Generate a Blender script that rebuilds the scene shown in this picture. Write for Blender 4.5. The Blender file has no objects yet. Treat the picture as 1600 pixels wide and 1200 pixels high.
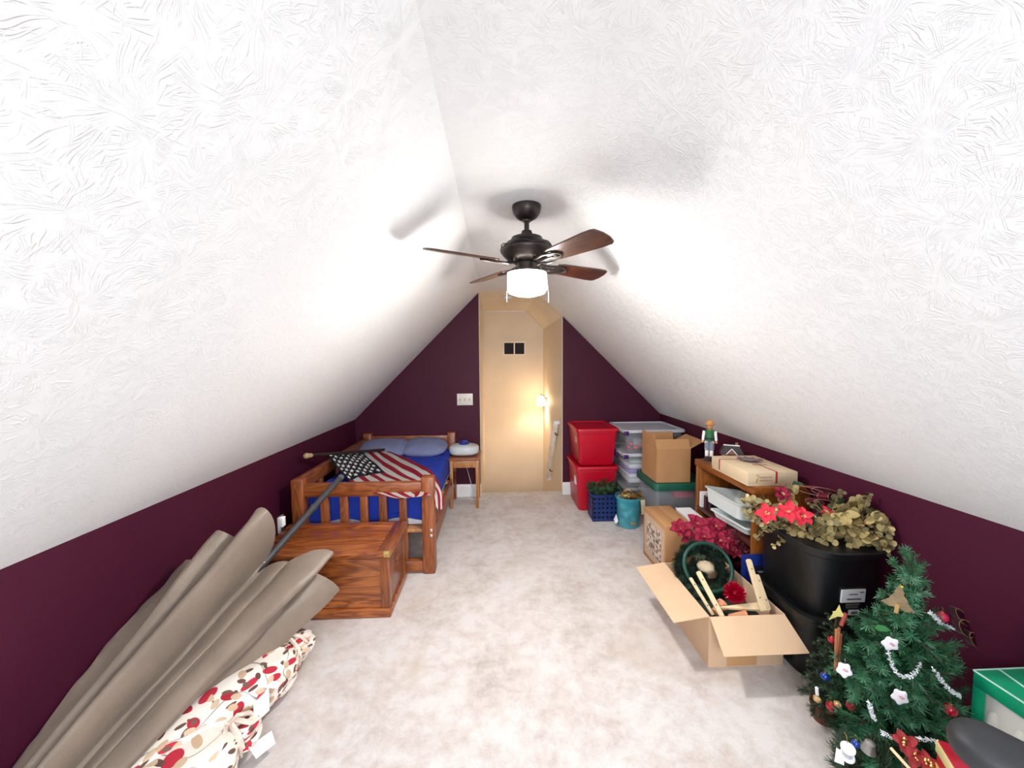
import bpy, bmesh, math, random
from mathutils import Vector, Matrix, Euler, noise as mnoise
random.seed(7)
PI = math.pi
scene = bpy.context.scene
COL = scene.collection

# ------------------------------------------------------------------ camera
YAW, PITCH, ROLL, FPX, CAMH = .0423, -.0625, -.007, 600.0, 1.5
_f = Vector((math.sin(YAW)*math.cos(PITCH), math.cos(YAW)*math.cos(PITCH), math.sin(PITCH)))
_r = Vector((math.cos(YAW), -math.sin(YAW), 0)); _u = _r.cross(_f)
_r2 = _r*math.cos(ROLL)+_u*math.sin(ROLL); _u2 = -_r*math.sin(ROLL)+_u*math.cos(ROLL)
cd = bpy.data.cameras.new('camera'); cam = bpy.data.objects.new('camera', cd); COL.objects.link(cam)
cd.sensor_width = 36; cd.lens = FPX/1600*36; cd.clip_start = .02
M = Matrix.Identity(4)
for i in range(3):
    M[i][0] = _r2[i]; M[i][1] = _u2[i]; M[i][2] = -_f[i]
M[2][3] = CAMH
cam.matrix_world = M
scene.camera = cam

def at(px, py, X=None, Y=None, Z=None):
    """pixel of the 1600x1200 photograph -> world point on a plane"""
    d = _r2*((px-800)/FPX)+_u2*((600-py)/FPX)+_f
    if Z is not None: t = (Z-CAMH)/d.z
    elif Y is not None: t = Y/d.y
    else: t = X/d.x
    return Vector((0, 0, CAMH))+d*t

# ------------------------------------------------------------------ world, lights, exposure
w = bpy.data.worlds.new('world'); scene.world = w; w.use_nodes = True
w.node_tree.nodes['Background'].inputs[0].default_value = (.75, .87, 1, 1)
w.node_tree.nodes['Background'].inputs[1].default_value = 1.2
scene.view_settings.view_transform = 'Standard'; scene.view_settings.look = 'None'
scene.view_settings.exposure = 0.66; scene.view_settings.gamma = 1; scene.view_settings.use_curve_mapping = False

def light(name, kind, loc, energy, color, size=.1, rot=(0, 0, 0), sy=None, spread=None):
    l = bpy.data.lights.new(name, kind); l.energy = energy; l.color = color
    if kind == 'AREA':
        l.size = size
        if sy: l.shape = 'RECTANGLE'; l.size_y = sy
        if spread: l.spread = spread
    else: l.shadow_soft_size = size
    o = bpy.data.objects.new(name, l); COL.objects.link(o); o.location = loc; o.rotation_euler = rot
    return o
# daylight through the gable window behind the camera
light('window_daylight', 'AREA', (.15, -.93, 1.35), 44, (.86, .93, 1), 1.25, (math.radians(48), 0, 0), 1.15)
# hall lamp on the floor below, shining up the stairwell
light('downstairs_hall_lamp', 'AREA', (.28, 5.0, -1.9), 105, (1, .93, .84), .6, (PI, 0, 0))
# the fan lamp's glowing drum gives its own light; this is the bulb of the wall sconce down the stairs
light('sconce_bulb', 'POINT', (.649, 5.49, .884), 8, (1, .78, .56), .015)

# ------------------------------------------------------------------ materials
def srgb(h):
    h = h.lstrip('#'); v = [int(h[i:i+2], 16)/255 for i in (0, 2, 4)]
    return tuple((c/12.92 if c <= .04045 else ((c+.055)/1.055)**2.4) for c in v)+(1,)
_mats = {}
def newmat(name):
    m = bpy.data.materials.new(name); m.use_nodes = True
    nt = m.node_tree; b = nt.nodes['Principled BSDF']
    return m, nt, b
def N(nt, t, **k):
    n = nt.nodes.new(t)
    for a, v in k.items(): setattr(n, a, v)
    return n
def mth(nt, op, a, b=None, c=None):
    n = N(nt, 'ShaderNodeMath', operation=op)
    for i, v in enumerate((a, b, c)):
        if v is None: continue
        if isinstance(v, (int, float)): n.inputs[i].default_value = v
        else: nt.links.new(v, n.inputs[i])
    return n.outputs[0]
def vmth(nt, op, a, b=None, s=None):
    n = N(nt, 'ShaderNodeVectorMath', operation=op)
    for i, v in enumerate((a, b)):
        if v is None: continue
        if isinstance(v, tuple): n.inputs[i].default_value = v
        else: nt.links.new(v, n.inputs[i])
    if s is not None:
        if isinstance(s, (int, float)): n.inputs['Scale'].default_value = s
        else: nt.links.new(s, n.inputs['Scale'])
    return n.outputs['Value'] if op in ('LENGTH', 'DOT_PRODUCT') else n.outputs[0]
def mixc(nt, f, a, b):
    n = N(nt, 'ShaderNodeMix', data_type='RGBA')
    for i, v in ((0, f), (6, a), (7, b)):
        if isinstance(v, (int, float, tuple)): n.inputs[i].default_value = v
        else: nt.links.new(v, n.inputs[i])
    return n.outputs[2]
def ramp(nt, f, stops):
    n = N(nt, 'ShaderNodeValToRGB'); e = n.color_ramp.elements
    while len(e) < len(stops): e.new(.5)
    for i, (p, c) in enumerate(stops):
        e[i].position = p; e[i].color = c if isinstance(c, tuple) else (c, c, c, 1)
    nt.links.new(f, n.inputs[0]); return n.outputs[0]
def noise(nt, vec, scale, detail=3, rough=.5, dist=0, dim='3D'):
    n = N(nt, 'ShaderNodeTexNoise', noise_dimensions=dim)
    n.inputs['Scale'].default_value = scale; n.inputs['Detail'].default_value = detail
    n.inputs['Roughness'].default_value = rough; n.inputs['Distortion'].default_value = dist
    if vec is not None: nt.links.new(vec, n.inputs['Vector'])
    return n.outputs[0]
def bump(nt, b, h, strength, dist):
    n = N(nt, 'ShaderNodeBump'); n.inputs['Strength'].default_value = strength; n.inputs['Distance'].default_value = dist
    nt.links.new(h, n.inputs['Height']); nt.links.new(n.outputs[0], b.inputs['Normal'])
def P(name, c="#808080", rough=.6, metal=0, var=.12, vs=12, bs=0, bd=.002, bsc=60, sheen=0, coat=0, emit=None, alpha=None, trans=0, spec=None, sub=0):
    """a plain procedural material: noise-varied colour plus fine relief"""
    if name in _mats: return _mats[name]
    m, nt, b = newmat(name); tc = N(nt, 'ShaderNodeTexCoord').outputs['Object']
    a = srgb(c); lo = tuple(x*(1-var) for x in a[:3])+(1,); hi = tuple(min(1, x*(1+var)) for x in a[:3])+(1,)
    nt.links.new(ramp(nt, noise(nt, tc, vs, 3), [(.3, lo), (.7, hi)]), b.inputs['Base Color'])
    b.inputs['Roughness'].default_value = rough; b.inputs['Metallic'].default_value = metal
    if bs: bump(nt, b, noise(nt, tc, bsc, 2), bs, bd)
    if sheen: b.inputs['Sheen Weight'].default_value = sheen
    if coat: b.inputs['Coat Weight'].default_value = coat; b.inputs['Coat Roughness'].default_value = .15
    if emit: b.inputs['Emission Color'].default_value = emit[0]; b.inputs['Emission Strength'].default_value = emit[1]
    if alpha is not None: b.inputs['Alpha'].default_value = alpha
    if trans: b.inputs['Transmission Weight'].default_value = trans
    if spec is not None: b.inputs['Specular IOR Level'].default_value = spec
    if sub: b.inputs['Subsurface Weight'].default_value = sub; b.inputs['Subsurface Scale'].default_value = .03
    _mats[name] = m; return m
def wood(name, c1, c2, axis='x', scale=1.0, rough=.4, coat=.25, wear=0):
    if name in _mats: return _mats[name]
    m, nt, b = newmat(name); tc = N(nt, 'ShaderNodeTexCoord').outputs['Object']
    mp = N(nt, 'ShaderNodeMapping'); s = {'x': (1.3, 12, 12), 'y': (12, 1.3, 12), 'z': (12, 12, 1.3)}[axis]
    mp.inputs['Scale'].default_value = tuple(v*scale for v in s); nt.links.new(tc, mp.inputs['Vector'])
    n1 = noise(nt, mp.outputs[0], 1.0, 3, .55, .6)
    rings = mth(nt, 'FRACT', mth(nt, 'MULTIPLY', n1, 9.0))
    rings = mth(nt, 'ABSOLUTE', mth(nt, 'SUBTRACT', mth(nt, 'MULTIPLY', rings, 2), 1))
    mp2 = N(nt, 'ShaderNodeMapping'); mp2.inputs['Scale'].default_value = tuple(v*scale*7 for v in s); nt.links.new(tc, mp2.inputs['Vector'])
    fine = noise(nt, mp2.outputs[0], 1.0, 4, .6)
    f = mth(nt, 'ADD', mth(nt, 'MULTIPLY', rings, .55), mth(nt, 'MULTIPLY', fine, .5))
    colr = ramp(nt, f, [(.2, srgb(c2)), (.55, tuple((x+y)/2 for x, y in zip(srgb(c1), srgb(c2)))), (.9, srgb(c1))])
    if wear:
        wn = noise(nt, tc, 35, 5, .7, 1.0)
        colr = mixc(nt, mth(nt, 'MULTIPLY', ramp(nt, wn, [(.66, 0.0), (.72, 1.0)]), wear), colr, srgb('#d9c4a8'))
    nt.links.new(colr, b.inputs['Base Color'])
    b.inputs['Roughness'].default_value = rough; b.inputs['Coat Weight'].default_value = coat; b.inputs['Coat Roughness'].default_value = .3
    bump(nt, b, fine, .15, .002)
    _mats[name] = m; return m

def stomp_material():
    """white paint over hand stomped plaster: star bursts of thin ridges round each stamp"""
    m, nt, b = newmat('stomped plaster'); uv = N(nt, 'ShaderNodeUVMap'); uv.uv_map = 'UVMap'
    base = uv.outputs[0]
    wv = N(nt, 'ShaderNodeTexNoise'); wv.inputs['Scale'].default_value = 9; wv.inputs['Detail'].default_value = 2
    nt.links.new(base, wv.inputs['Vector'])
    warp = vmth(nt, 'SCALE', vmth(nt, 'SUBTRACT', wv.outputs['Color'], (.5, .5, .5)), s=.05)
    hs = []
    for k, (sc, off, kk, rmax) in enumerate(((6.0, (0, 0, 0), 2.2, .15), (7.4, (3.3, 1.7, 0), 1.9, .125), (9.5, (7.1, 4.2, 0), 1.6, .10))):
        p = vmth(nt, 'ADD', vmth(nt, 'ADD', base, warp), off)
        flat = vmth(nt, 'MULTIPLY', p, (1, 1, 0))
        v = N(nt, 'ShaderNodeTexVoronoi', voronoi_dimensions='2D', feature='F1'); v.inputs['Scale'].default_value = sc
        v.inputs['Randomness'].default_value = .85; nt.links.new(flat, v.inputs['Vector'])
        d = vmth(nt, 'SUBTRACT', flat, v.outputs['Position'])
        d = vmth(nt, 'MULTIPLY', d, (1, 1, 0))
        r = vmth(nt, 'LENGTH', d)
        dirn = vmth(nt, 'NORMALIZE', d)
        rnd = vmth(nt, 'SCALE', v.outputs['Color'], s=23.0)
        q = vmth(nt, 'ADD', vmth(nt, 'ADD', vmth(nt, 'SCALE', dirn, s=kk), rnd), vmth(nt, 'SCALE', d, s=2.5))
        n = noise(nt, q, 1.6, 1.5, .5, .25)
        t = mth(nt, 'MULTIPLY', mth(nt, 'SUBTRACT', n, .5), 2)
        line = mth(nt, 'SUBTRACT', 1, mth(nt, 'MINIMUM', mth(nt, 'MULTIPLY', mth(nt, 'ABSOLUTE', mth(nt, 'SUBTRACT', mth(nt, 'FRACT', mth(nt, 'MULTIPLY', t, 4.2)), .5)), 5.0), 1))
        mask = mth(nt, 'MULTIPLY', ramp(nt, r, [(.012, 0.0), (.028, 1.0)]), ramp(nt, r, [(rmax*.6, 1.0), (rmax, 0.0)]))
        brk = ramp(nt, noise(nt, vmth(nt, 'ADD', base, off), 26, 2), [(.44, 0.08), (.56, 1.0)])
        hs.append(mth(nt, 'MULTIPLY', mth(nt, 'MULTIPLY', line, mask), brk))
    h = mth(nt, 'MAXIMUM', mth(nt, 'MAXIMUM', hs[0], hs[1]), mth(nt, 'MULTIPLY', hs[2], .8))
    h = mth(nt, 'ADD', h, mth(nt, 'MULTIPLY', noise(nt, base, 70, 3), .28))
    b.inputs['Base Color'].default_value = (.90, .90, .895, 1); b.inputs['Roughness'].default_value = .55
    b.inputs['Specular IOR Level'].default_value = .3
    bump(nt, b, h, .5, .0028)
    return m

def carpet_material():
    m, nt, b = newmat('cream carpet'); tc = N(nt, 'ShaderNodeTexCoord').outputs['Object']
    n1 = noise(nt, tc, 3.2, 6, .68, .5); n2 = noise(nt, tc, 14, 5, .72, .3); n3 = noise(nt, tc, 260, 2)
    f = mth(nt, 'ADD', mth(nt, 'MULTIPLY', n1, .55), mth(nt, 'MULTIPLY', n2, .45))
    c = ramp(nt, f, [(.34, srgb('#ab9c95')), (.46, srgb('#cbc0ba')), (.57, srgb('#dcd6d3'))])
    st = ramp(nt, noise(nt, tc, 1.7, 5, .6, .8), [(.56, 0.0), (.72, .55)])
    c = mixc(nt, st, c, srgb('#bda68e'))
    c = mixc(nt, .25, c, mixc(nt, n3, srgb('#9d928c'), srgb('#f0ebe8')))
    nt.links.new(c, b.inputs['Base Color']); b.inputs['Roughness'].default_value = .95
    b.inputs['Sheen Weight'].default_value = .2; b.inputs['Specular IOR Level'].default_value = .1
    bump(nt, b, mth(nt, 'ADD', n3, mth(nt, 'MULTIPLY', n2, .8)), .5, .006)
    return m
def paint(name, c, rough=.6, var=.03):
    return P(name, c, rough, var=var, vs=3, bs=.25, bd=.001, bsc=140, spec=.25)
PURPLE = P('plum wall paint', '#48142b', .55, var=.05, vs=3, bs=.4, bd=.0012, bsc=120, spec=.25)
BEIGE = paint('beige stairwell paint', '#ece0ce')
WHITE = P('white trim paint', '#f1f1f0', .35, var=.02)
STOMP = stomp_material(); CARPET = carpet_material()
OAKX = wood('orange oak x', '#a9602f', '#743a1b', 'x', wear=.25); OAKY = wood('orange oak y', '#985428', '#66331a', 'y')
OAKZ = wood('orange oak z', '#a9602f', '#743a1b', 'z', wear=.35)
CHX = wood('chest oak x', '#b96a30', '#6d3012', 'x', .8, .3, .4); CHY = wood('chest oak y', '#94502a', '#66311a', 'y', .8, .3, .4); CHZ = wood('chest oak z', '#a25a2a', '#6e361a', 'z', .8, .3, .4)
PINE = wood('light pine stand', '#c98f57', '#9a5f30', 'z', 1, .4, .2); PINEX = wood('light pine top', '#a8623a', '#7c4322', 'x', 1, .4, .3)
SHELFW = wood('brown shelf veneer', '#96561e', '#6e390f', 'y', .7, .4, .2); SHELFZ = wood('brown shelf veneer end', '#9c5a1e', '#74400f', 'z', .7, .4, .2)
SHELFD = P('dark shelf board', '#4a2218', .4)
STAKE = P('pale raw wood', '#e6cca2', .65, var=.07, vs=30)
BLADE = wood('walnut fan blade', '#5e3422', '#2c150c', 'x', 1.2, .35, .3)
BRONZE = P('dark bronze metal', '#3c3532', .38, .75, var=.1)
BRASS = P('brass', '#d9b870', .3, .9)
CARDB = P('brown cardboard', '#b98a5c', .8, var=.06, vs=5, bs=.15, bd=.001, bsc=90)
CARDL = P('pale cardboard', '#d9b795', .8, var=.05, vs=5, bs=.15, bd=.001, bsc=90)
CARDI = P('cardboard inside', '#a87b50', .85, var=.06)
TAPE = P('packing tape', '#c99b6c', .25, var=.03)
BLACKP = P('black plastic', '#101113', .38, var=.1, bs=.1, bsc=200)
REDP = P('red plastic', '#c00828', .35, var=.05)
NAVY = P('navy plastic', '#0d2860', .4)
TEAL = P('teal clear plastic', '#3fa9bb', .25, var=.1, alpha=.6)
CLEAR = P('clear cloudy plastic', '#dfe3ea', .25, var=.03, alpha=.22)
CLEARLID = P('cloudy lid plastic', '#d3d6de', .3, var=.03, alpha=.8)
PURP = P('purple latch plastic', '#3d1b63', .4)
GREENLID = P('green lid plastic', '#1c5c48', .4)
GREYP = P('grey plastic', '#8c8f96', .5)
SHEET = P('royal blue sheet', '#1036a8', .8, var=.15, vs=7, bs=.7, bd=.014, bsc=9)
MATT = P('white mattress', '#dfe0e4', .8)
PILLOW = P('lavender blue pillowcase', '#767da0', .85, var=.07, bs=.5, bd=.01, bsc=14)
FRED = P('flag red', '#b3203a', .8, var=.08); FWHITE = P('flag white', '#e9e6e0', .8, var=.04); FBLUE = P('flag blue', '#182739', .8)
TAUPE = P('taupe umbrella fabric', '#b3a190', .36, var=.12, vs=6, bs=.45, bd=.004, bsc=38, sheen=.1)
GREYMET = P('dark grey painted tube', '#46474a', .45, .3)
PAPER = P('white paper', '#f2f2f4', .7, var=.02)
GOLD = P('gold foil', '#c8a35c', .35, .6, var=.25, vs=30)
NEEDLE = P('green pvc needles', '#3d7552', .45, var=.45, vs=18)
NEEDLED = P('dark green needles', '#2b4a2c', .55, var=.5, vs=18)
STEMB = P('brown twig', '#5b4630', .8)
REDB = P('red glossy ball', '#b5122e', .12, .35, coat=.5); BLUEB = P('blue glossy ball', '#123f9e', .12, .4, coat=.5)
SILVER = P('silver tinsel', '#e6eaee', .3, .3, var=.15, vs=90)
WHITEPL = P('white plastic', '#eceded', .35, var=.02)

# ------------------------------------------------------------------ mesh helpers
def bm_obj(name, bm, mat, parent=None, smooth=True, uvname=None):
    me = bpy.data.meshes.new(name); bm.normal_update(); bm.to_mesh(me); bm.free()
    for m in (mat if isinstance(mat, (list, tuple)) else [mat]): me.materials.append(m)
    if smooth:
        me.polygons.foreach_set('use_smooth', [True]*len(me.polygons))
        if hasattr(me, 'set_sharp_from_angle'): me.set_sharp_from_angle(angle=.7)
    o = bpy.data.objects.new(name, me); COL.objects.link(o)
    if parent: o.parent = parent
    return o
def box(bm, c, s, bev=0, rot=None, seg=2, mi=0):
    r = bmesh.ops.create_cube(bm, size=1)
    vs = r['verts']
    for v in vs: v.co = Vector((v.co.x*s[0], v.co.y*s[1], v.co.z*s[2]))
    if bev:
        es = list({e for v in vs for e in v.link_edges})
        rr = bmesh.ops.bevel(bm, geom=es, offset=bev, segments=seg, affect='EDGES', profile=.5)
        vs = list({v for f in rr['faces'] for v in f.verts} | {v for v in vs if v.is_valid})
    mx = (rot if rot else Matrix.Identity(3)).to_4x4(); mx.translation = Vector(c)
    bmesh.ops.transform(bm, matrix=mx, verts=vs)
    for f in {f for v in vs for f in v.link_faces}: f.material_index = mi
    return vs
def bx(lo, hi, bev=.003, bm=None, mi=0):
    bm = bm or bmesh.new()
    box(bm, [(a+b)/2 for a, b in zip(lo, hi)], [abs(b-a) for a, b in zip(lo, hi)], bev, mi=mi)
    return bm
def lathe(prof, seg=32, bm=None, mx=None, mi=0, caps=True):
    bm = bm or bmesh.new(); rings = []
    for r, z in prof:
        rings.append([bm.verts.new((r*math.cos(2*PI*i/seg), r*math.sin(2*PI*i/seg), z)) for i in range(seg)])
    for a, b in zip(rings, rings[1:]):
        for i in range(seg):
            f = bm.faces.new((a[i], a[(i+1) % seg], b[(i+1) % seg], b[i])); f.material_index = mi
    if caps:
        if prof[0][0] > 1e-4: bm.faces.new(rings[0][::-1]).material_index = mi
        if prof[-1][0] > 1e-4: bm.faces.new(rings[-1]).material_index = mi
    vs = [v for r in rings for v in r]
    if mx is not None: bmesh.ops.transform(bm, matrix=mx, verts=vs)
    return bm
def align(a, b):
    """matrix taking +z unit to the direction a->b, located at a"""
    a = Vector(a); d = (Vector(b)-a)
    q = Vector((0, 0, 1)).rotation_difference(d.normalized())
    m = q.to_matrix().to_4x4(); m.translation = a
    return m
def rod(a, b, r, r2=None, seg=12, bm=None, mi=0):
    L = (Vector(b)-Vector(a)).length; r2 = r if r2 is None else r2
    e = min(r, r2)*.25
    return lathe([(r-e, 0), (r, e), (r2, L-e), (r2-e, L)], seg, bm, align(a, b), mi)
def tube(pts, r, seg=8, bm=None, mi=0, closed=False):
    bm = bm or bmesh.new(); pts = [Vector(p) for p in pts]; n = len(pts); rings = []
    up = Vector((0, 0, 1))
    for i, p in enumerate(pts):
        if closed: d = pts[(i+1) % n]-pts[i-1]
        else: d = pts[min(i+1, n-1)]-pts[max(i-1, 0)]
        d.normalize()
        u = d.cross(up)
        if u.length < .1: u = d.cross(Vector((1, 0, 0)))
        u.normalize(); v = u.cross(d)
        rr = r[i] if isinstance(r, (list, tuple)) else r
        rings.append([bm.verts.new(p+(u*math.cos(2*PI*k/seg)+v*math.sin(2*PI*k/seg))*rr) for k in range(seg)])
    m = n if closed else n-1
    for i in range(m):
        a, b = rings[i], rings[(i+1) % n]
        for k in range(seg): bm.faces.new((a[k], b[k], b[(k+1) % seg], a[(k+1) % seg])).material_index = mi
    if not closed:
        bm.faces.new(rings[0]); bm.faces.new(rings[-1][::-1])
    return bm
def prism(poly, z0, z1, bm=None, mx=None, mi=0, bev=0):
    """polygon in xy extruded along z"""
    bm = bm or bmesh.new()
    a = [bm.verts.new((x, y, z0)) for x, y in poly]; b = [bm.verts.new((x, y, z1)) for x, y in poly]
    n = len(poly); fs = [bm.faces.new(a[::-1]), bm.faces.new(b)]
    for i in range(n): fs.append(bm.faces.new((a[i], a[(i+1) % n], b[(i+1) % n], b[i])))
    for f in fs: f.material_index = mi
    if mx is not None: bmesh.ops.transform(bm, matrix=mx, verts=a+b)
    return bm
def quad(bm, pts, mi=0):
    f = bm.faces.new([bm.verts.new(p) for p in pts]); f.material_index = mi; return f
def slab(pts, th, bm=None, mi=0):
    """thick quad/polygon: pts is a planar loop in world, thickness along its normal (towards -normal)"""
    bm = bm or bmesh.new(); pts = [Vector(p) for p in pts]
    n = (pts[1]-pts[0]).cross(pts[2]-pts[0]).normalized()*th
    a = [bm.verts.new(p) for p in pts]; b = [bm.verts.new(p-n) for p in pts]; k = len(pts)
    fs = [bm.faces.new(a), bm.faces.new(b[::-1])]
    for i in range(k): fs.append(bm.faces.new((a[(i+1) % k], a[i], b[i], b[(i+1) % k])))
    for f in fs: f.material_index = mi
    return bm
def grid(fn, nu, nv, bm=None, closed_u=False, uv=None, mi=0):
    bm = bm or bmesh.new(); lay = bm.loops.layers.uv.new('UVMap') if uv else None
    V = [[bm.verts.new(fn(i/nu, j/nv)) for j in range(nv+1)] for i in range(nu if closed_u else nu+1)]
    for i in range(nu):
        for j in range(nv):
            i2 = (i+1) % len(V)
            f = bm.faces.new((V[i][j], V[i2][j], V[i2][j+1], V[i][j+1])); f.material_index = mi(i, j) if callable(mi) else mi
            if uv:
                for l, (a, b) in zip(f.loops, ((i, j), (i+1, j), (i+1, j+1), (i, j+1))): l[lay].uv = uv(a/nu, b/nv)
    return bm
def thing(name, label, cat, loc=(0, 0, 0), rz=0, group=None):
    o = bpy.data.objects.new(name, None); COL.objects.link(o); o.location = loc; o.rotation_euler = (0, 0, rz)
    o.empty_display_size = .05
    o['label'] = label; o['category'] = cat
    if group: o['group'] = group
    return o
def tag(o, label, cat, group=None):
    o['label'] = label; o['category'] = cat
    if group: o['group'] = group
    return o
def world_part(name, bm, mat, root, smooth=True):
    """part whose mesh was drawn in world coordinates, parented to an unrotated root"""
    bmesh.ops.translate(bm, verts=bm.verts, vec=-Vector(root.location))
    return bm_obj(name, bm, mat, root, smooth)
def solo(name, bm, mat, label, cat, group=None, base=None, smooth=True):
    """thing that is one mesh drawn in world coordinates"""
    if base is None:
        xs = [v.co for v in bm.verts]
        base = Vector((sum(v.x for v in xs)/len(xs), sum(v.y for v in xs)/len(xs), min(v.z for v in xs)))
    bmesh.ops.translate(bm, verts=bm.verts, vec=-Vector(base))
    o = bm_obj(name, bm, mat, None, smooth); o.location = base
    return tag(o, label, cat, group)
def struct(name, bm, mat, parent=None, smooth=False):
    o = bm_obj(name, bm, mat, parent, smooth)
    if parent is None: o['kind'] = 'structure'
    return o
def copy_tree(root, loc, rot=None, label=None, group=None):
    r = root.copy(); COL.objects.link(r); r.location = loc
    if rot is not None: r.rotation_euler = rot
    if label: r['label'] = label
    if group: r['group'] = group
    for ch in list(root.children):
        c = ch.copy(); COL.objects.link(c); c.parent = r
        for g in list(ch.children):
            d = g.copy(); COL.objects.link(d); d.parent = c
    return r

# ------------------------------------------------------------------ room shell
XL, XR, KL, KR, CZ, CL, CR, D = -1.52, 1.823, .871, .894, 2.241, -.157, .46, 4.18
DL, DR, YB, D2 = -.176, .734, -1.0, 5.9
def slope_l(x): return KL+(x-XL)*(CZ-KL)/(CL-XL)
def slope_r(x): return KR+(XR-x)*(CZ-KR)/(XR-CR)
bm = bx((XL-.1, YB-.1, -.12), (XR+.1, D+.03, 0), 0); struct('floor', bm, CARPET)
# ceiling: left slope, flat strip, right slope, UV in metres for the plaster
bm = bmesh.new(); lay = bm.loops.layers.uv.new('UVMap')
# the right hand bend is eased into a soft curve, the left one is crisp
sl = (KR-CZ)/(XR-CR); e_ = .20
bend = []
for k in range(19):
    t = k/18; p0_, p1_, p2_ = (CR-e_, CZ), (CR, CZ), (CR+e_, CZ+sl*e_)
    bend.append(tuple((1-t)**2*p0_[i]+2*t*(1-t)*p1_[i]+t*t*p2_[i] for i in (0, 1)))
prof = [(XL, KL), (CL, CZ)]+bend+[(XR, KR)]
acc = 0
for (x0, z0), (x1, z1) in zip(prof, prof[1:]):
    L = math.hypot(x1-x0, z1-z0)
    f = bm.faces.new([bm.verts.new(p) for p in ((x0, YB, z0), (x0, D, z0), (x1, D, z1), (x1, YB, z1))])
    for l, uvc in zip(f.loops, ((acc, YB+5), (acc, D+5), (acc+L, D+5), (acc+L, YB+5))): l[lay].uv = uvc
    acc += L+(.37 if x0 == XL else 0)
bmesh.ops.remove_doubles(bm, verts=bm.verts, dist=1e-5)
ceil = struct('ceiling', bm, STOMP)
sm = ceil.modifiers.new('thick', 'SOLIDIFY'); sm.thickness = .08; sm.offset = 1 if ceil.data.polygons[1].normal.z > 0 else -1
struct('wall_left', bx((XL-.1, YB, 0), (XL, D, KL), 0), PURPLE)
struct('wall_right', bx((XR, YB, 0), (XR+.1, D, KR), 0), PURPLE)
def xz_wall(poly, y0, y1, bm=None):
    bm = bm or bmesh.new()
    a = [bm.verts.new((x, y0, z)) for x, z in poly]; b = [bm.verts.new((x, y1, z)) for x, z in poly]; n = len(poly)
    bm.faces.new(a); bm.faces.new(b[::-1])
    for i in range(n): bm.faces.new((a[(i+1) % n], a[i], b[i], b[(i+1) % n]))
    return bm
bm = xz_wall([(XL-.1, -.12), (DL-.0, -.12), (DL, slope_l(DL)), (XL, KL), (XL-.1, KL)], D, D+.1)
xz_wall([(DR, -.12), (XR+.1, -.12), (XR+.1, KR), (XR, KR), (DR, slope_r(DR))], D, D+.1, bm)
struct('wall_far', bm, PURPLE)
# back gable with the window behind the camera
bm = bmesh.new()
xz_wall([(XL-.1, 0), (-.5, 0), (-.5, slope_l(-.5)), (XL, KL), (XL-.1, KL)], YB-.1, YB, bm)
xz_wall([(.8, 0), (XR+.1, 0), (XR+.1, KR), (XR, KR), (.8, slope_r(.8))], YB-.1, YB, bm)
xz_wall([(-.5, 0), (.8, 0), (.8, .75), (-.5, .75)], YB-.1, YB, bm)
xz_wall([(-.5, 1.95), (.8, 1.95), (.8, slope_r(.8)), (CR, CZ), (CL, CZ), (-.5, slope_l(-.5))], YB-.1, YB, bm)
struct('wall_back', bm, PURPLE)
wb = bmesh.new()
for lo, hi in (((-.5, YB-.09, .75), (-.45, YB-.03, 1.95)), ((.75, YB-.09, .75), (.8, YB-.03, 1.95)), ((-.45, YB-.09, .75), (.75, YB-.03, .8)), ((-.45, YB-.09, 1.9), (.75, YB-.03, 1.95)), ((.13, YB-.08, .8), (.17, YB-.05, 1.9)), ((-.45, YB-.08, 1.33), (.75, YB-.05, 1.37))):
    bx(lo, hi, 0, wb)
win2 = struct('window_2', wb, WHITE)
struct('window_pane', bx((-.45, YB-.075, .8), (.75, YB-.07, 1.9), 0), P('window glass', '#ffffff', .02, alpha=.06, var=0), win2)
# stairwell beyond the opening
YS = D+.1
bm = bx((DL-.1, D+.10, -2.4), (DL, D2, CZ), 0); struct('wall_stair_left', bm, BEIGE)
bm = xz_wall([(DR, -2.4), (DR+.1, -2.4), (DR+.1, slope_r(DR)), (DR, slope_r(DR))], D+.1, D2)
struct('wall_stair_right', bm, BEIGE)
struct('wall_stair_far', bx((DL-.1, D2, -2.4), (DR+.1, D2+.1, CZ), 0), BEIGE)
bm = slab([(CL-.03, D, CZ+.001), (CL-.03, D2, CZ+.001), (CR, D2, CZ+.001), (CR, D, CZ+.001)][::-1], -.06)
slab([(CR, D, CZ), (CR, D2, CZ), (DR+.1, D2, slope_r(DR+.1)), (DR+.1, D, slope_r(DR+.1))][::-1], -.06, bm)
struct('ceiling_stairwell', bm, BEIGE)
# jambs of the opening (beige, thickness of the end wall)
struct('trim_1', bx((DL-.002, D+.001, 0), (DL+.004, D+.11, slope_l(DL)), 0), BEIGE)
struct('trim_2', bx((DR-.004, D+.001, 0), (DR+.002, D+.11, slope_r(DR)), 0), BEIGE)
stairs = struct('staircase', bx((DL, D+.03, -.5), (DR, D+.1, -.0), 0), CARPET)
for k in range(7):
    z = -.2*(k+1); y = D+.1+.24*k
    struct('step', bx((DL, y, -2.4), (DR, y+.24, z), .01), CARPET, stairs)
# skirting boards
def skirting(x0, x1, name):
    bm = prism([(0, 0), (.016, 0), (.016, .11), (.010, .125), (.004, .135), (0, .135)], 0, x1-x0)
    # section (depth, height) extruded along x
    mx = Matrix(((0, 0, 1, x0), (-1, 0, 0, D), (0, 1, 0, 0), (0, 0, 0, 1)))
    bmesh.ops.transform(bm, matrix=mx, verts=bm.verts)
    struct(name, bm, WHITE)
skirting(XL, DL, 'baseboard_far_left'); skirting(DR, XR, 'baseboard_far_right')

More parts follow.
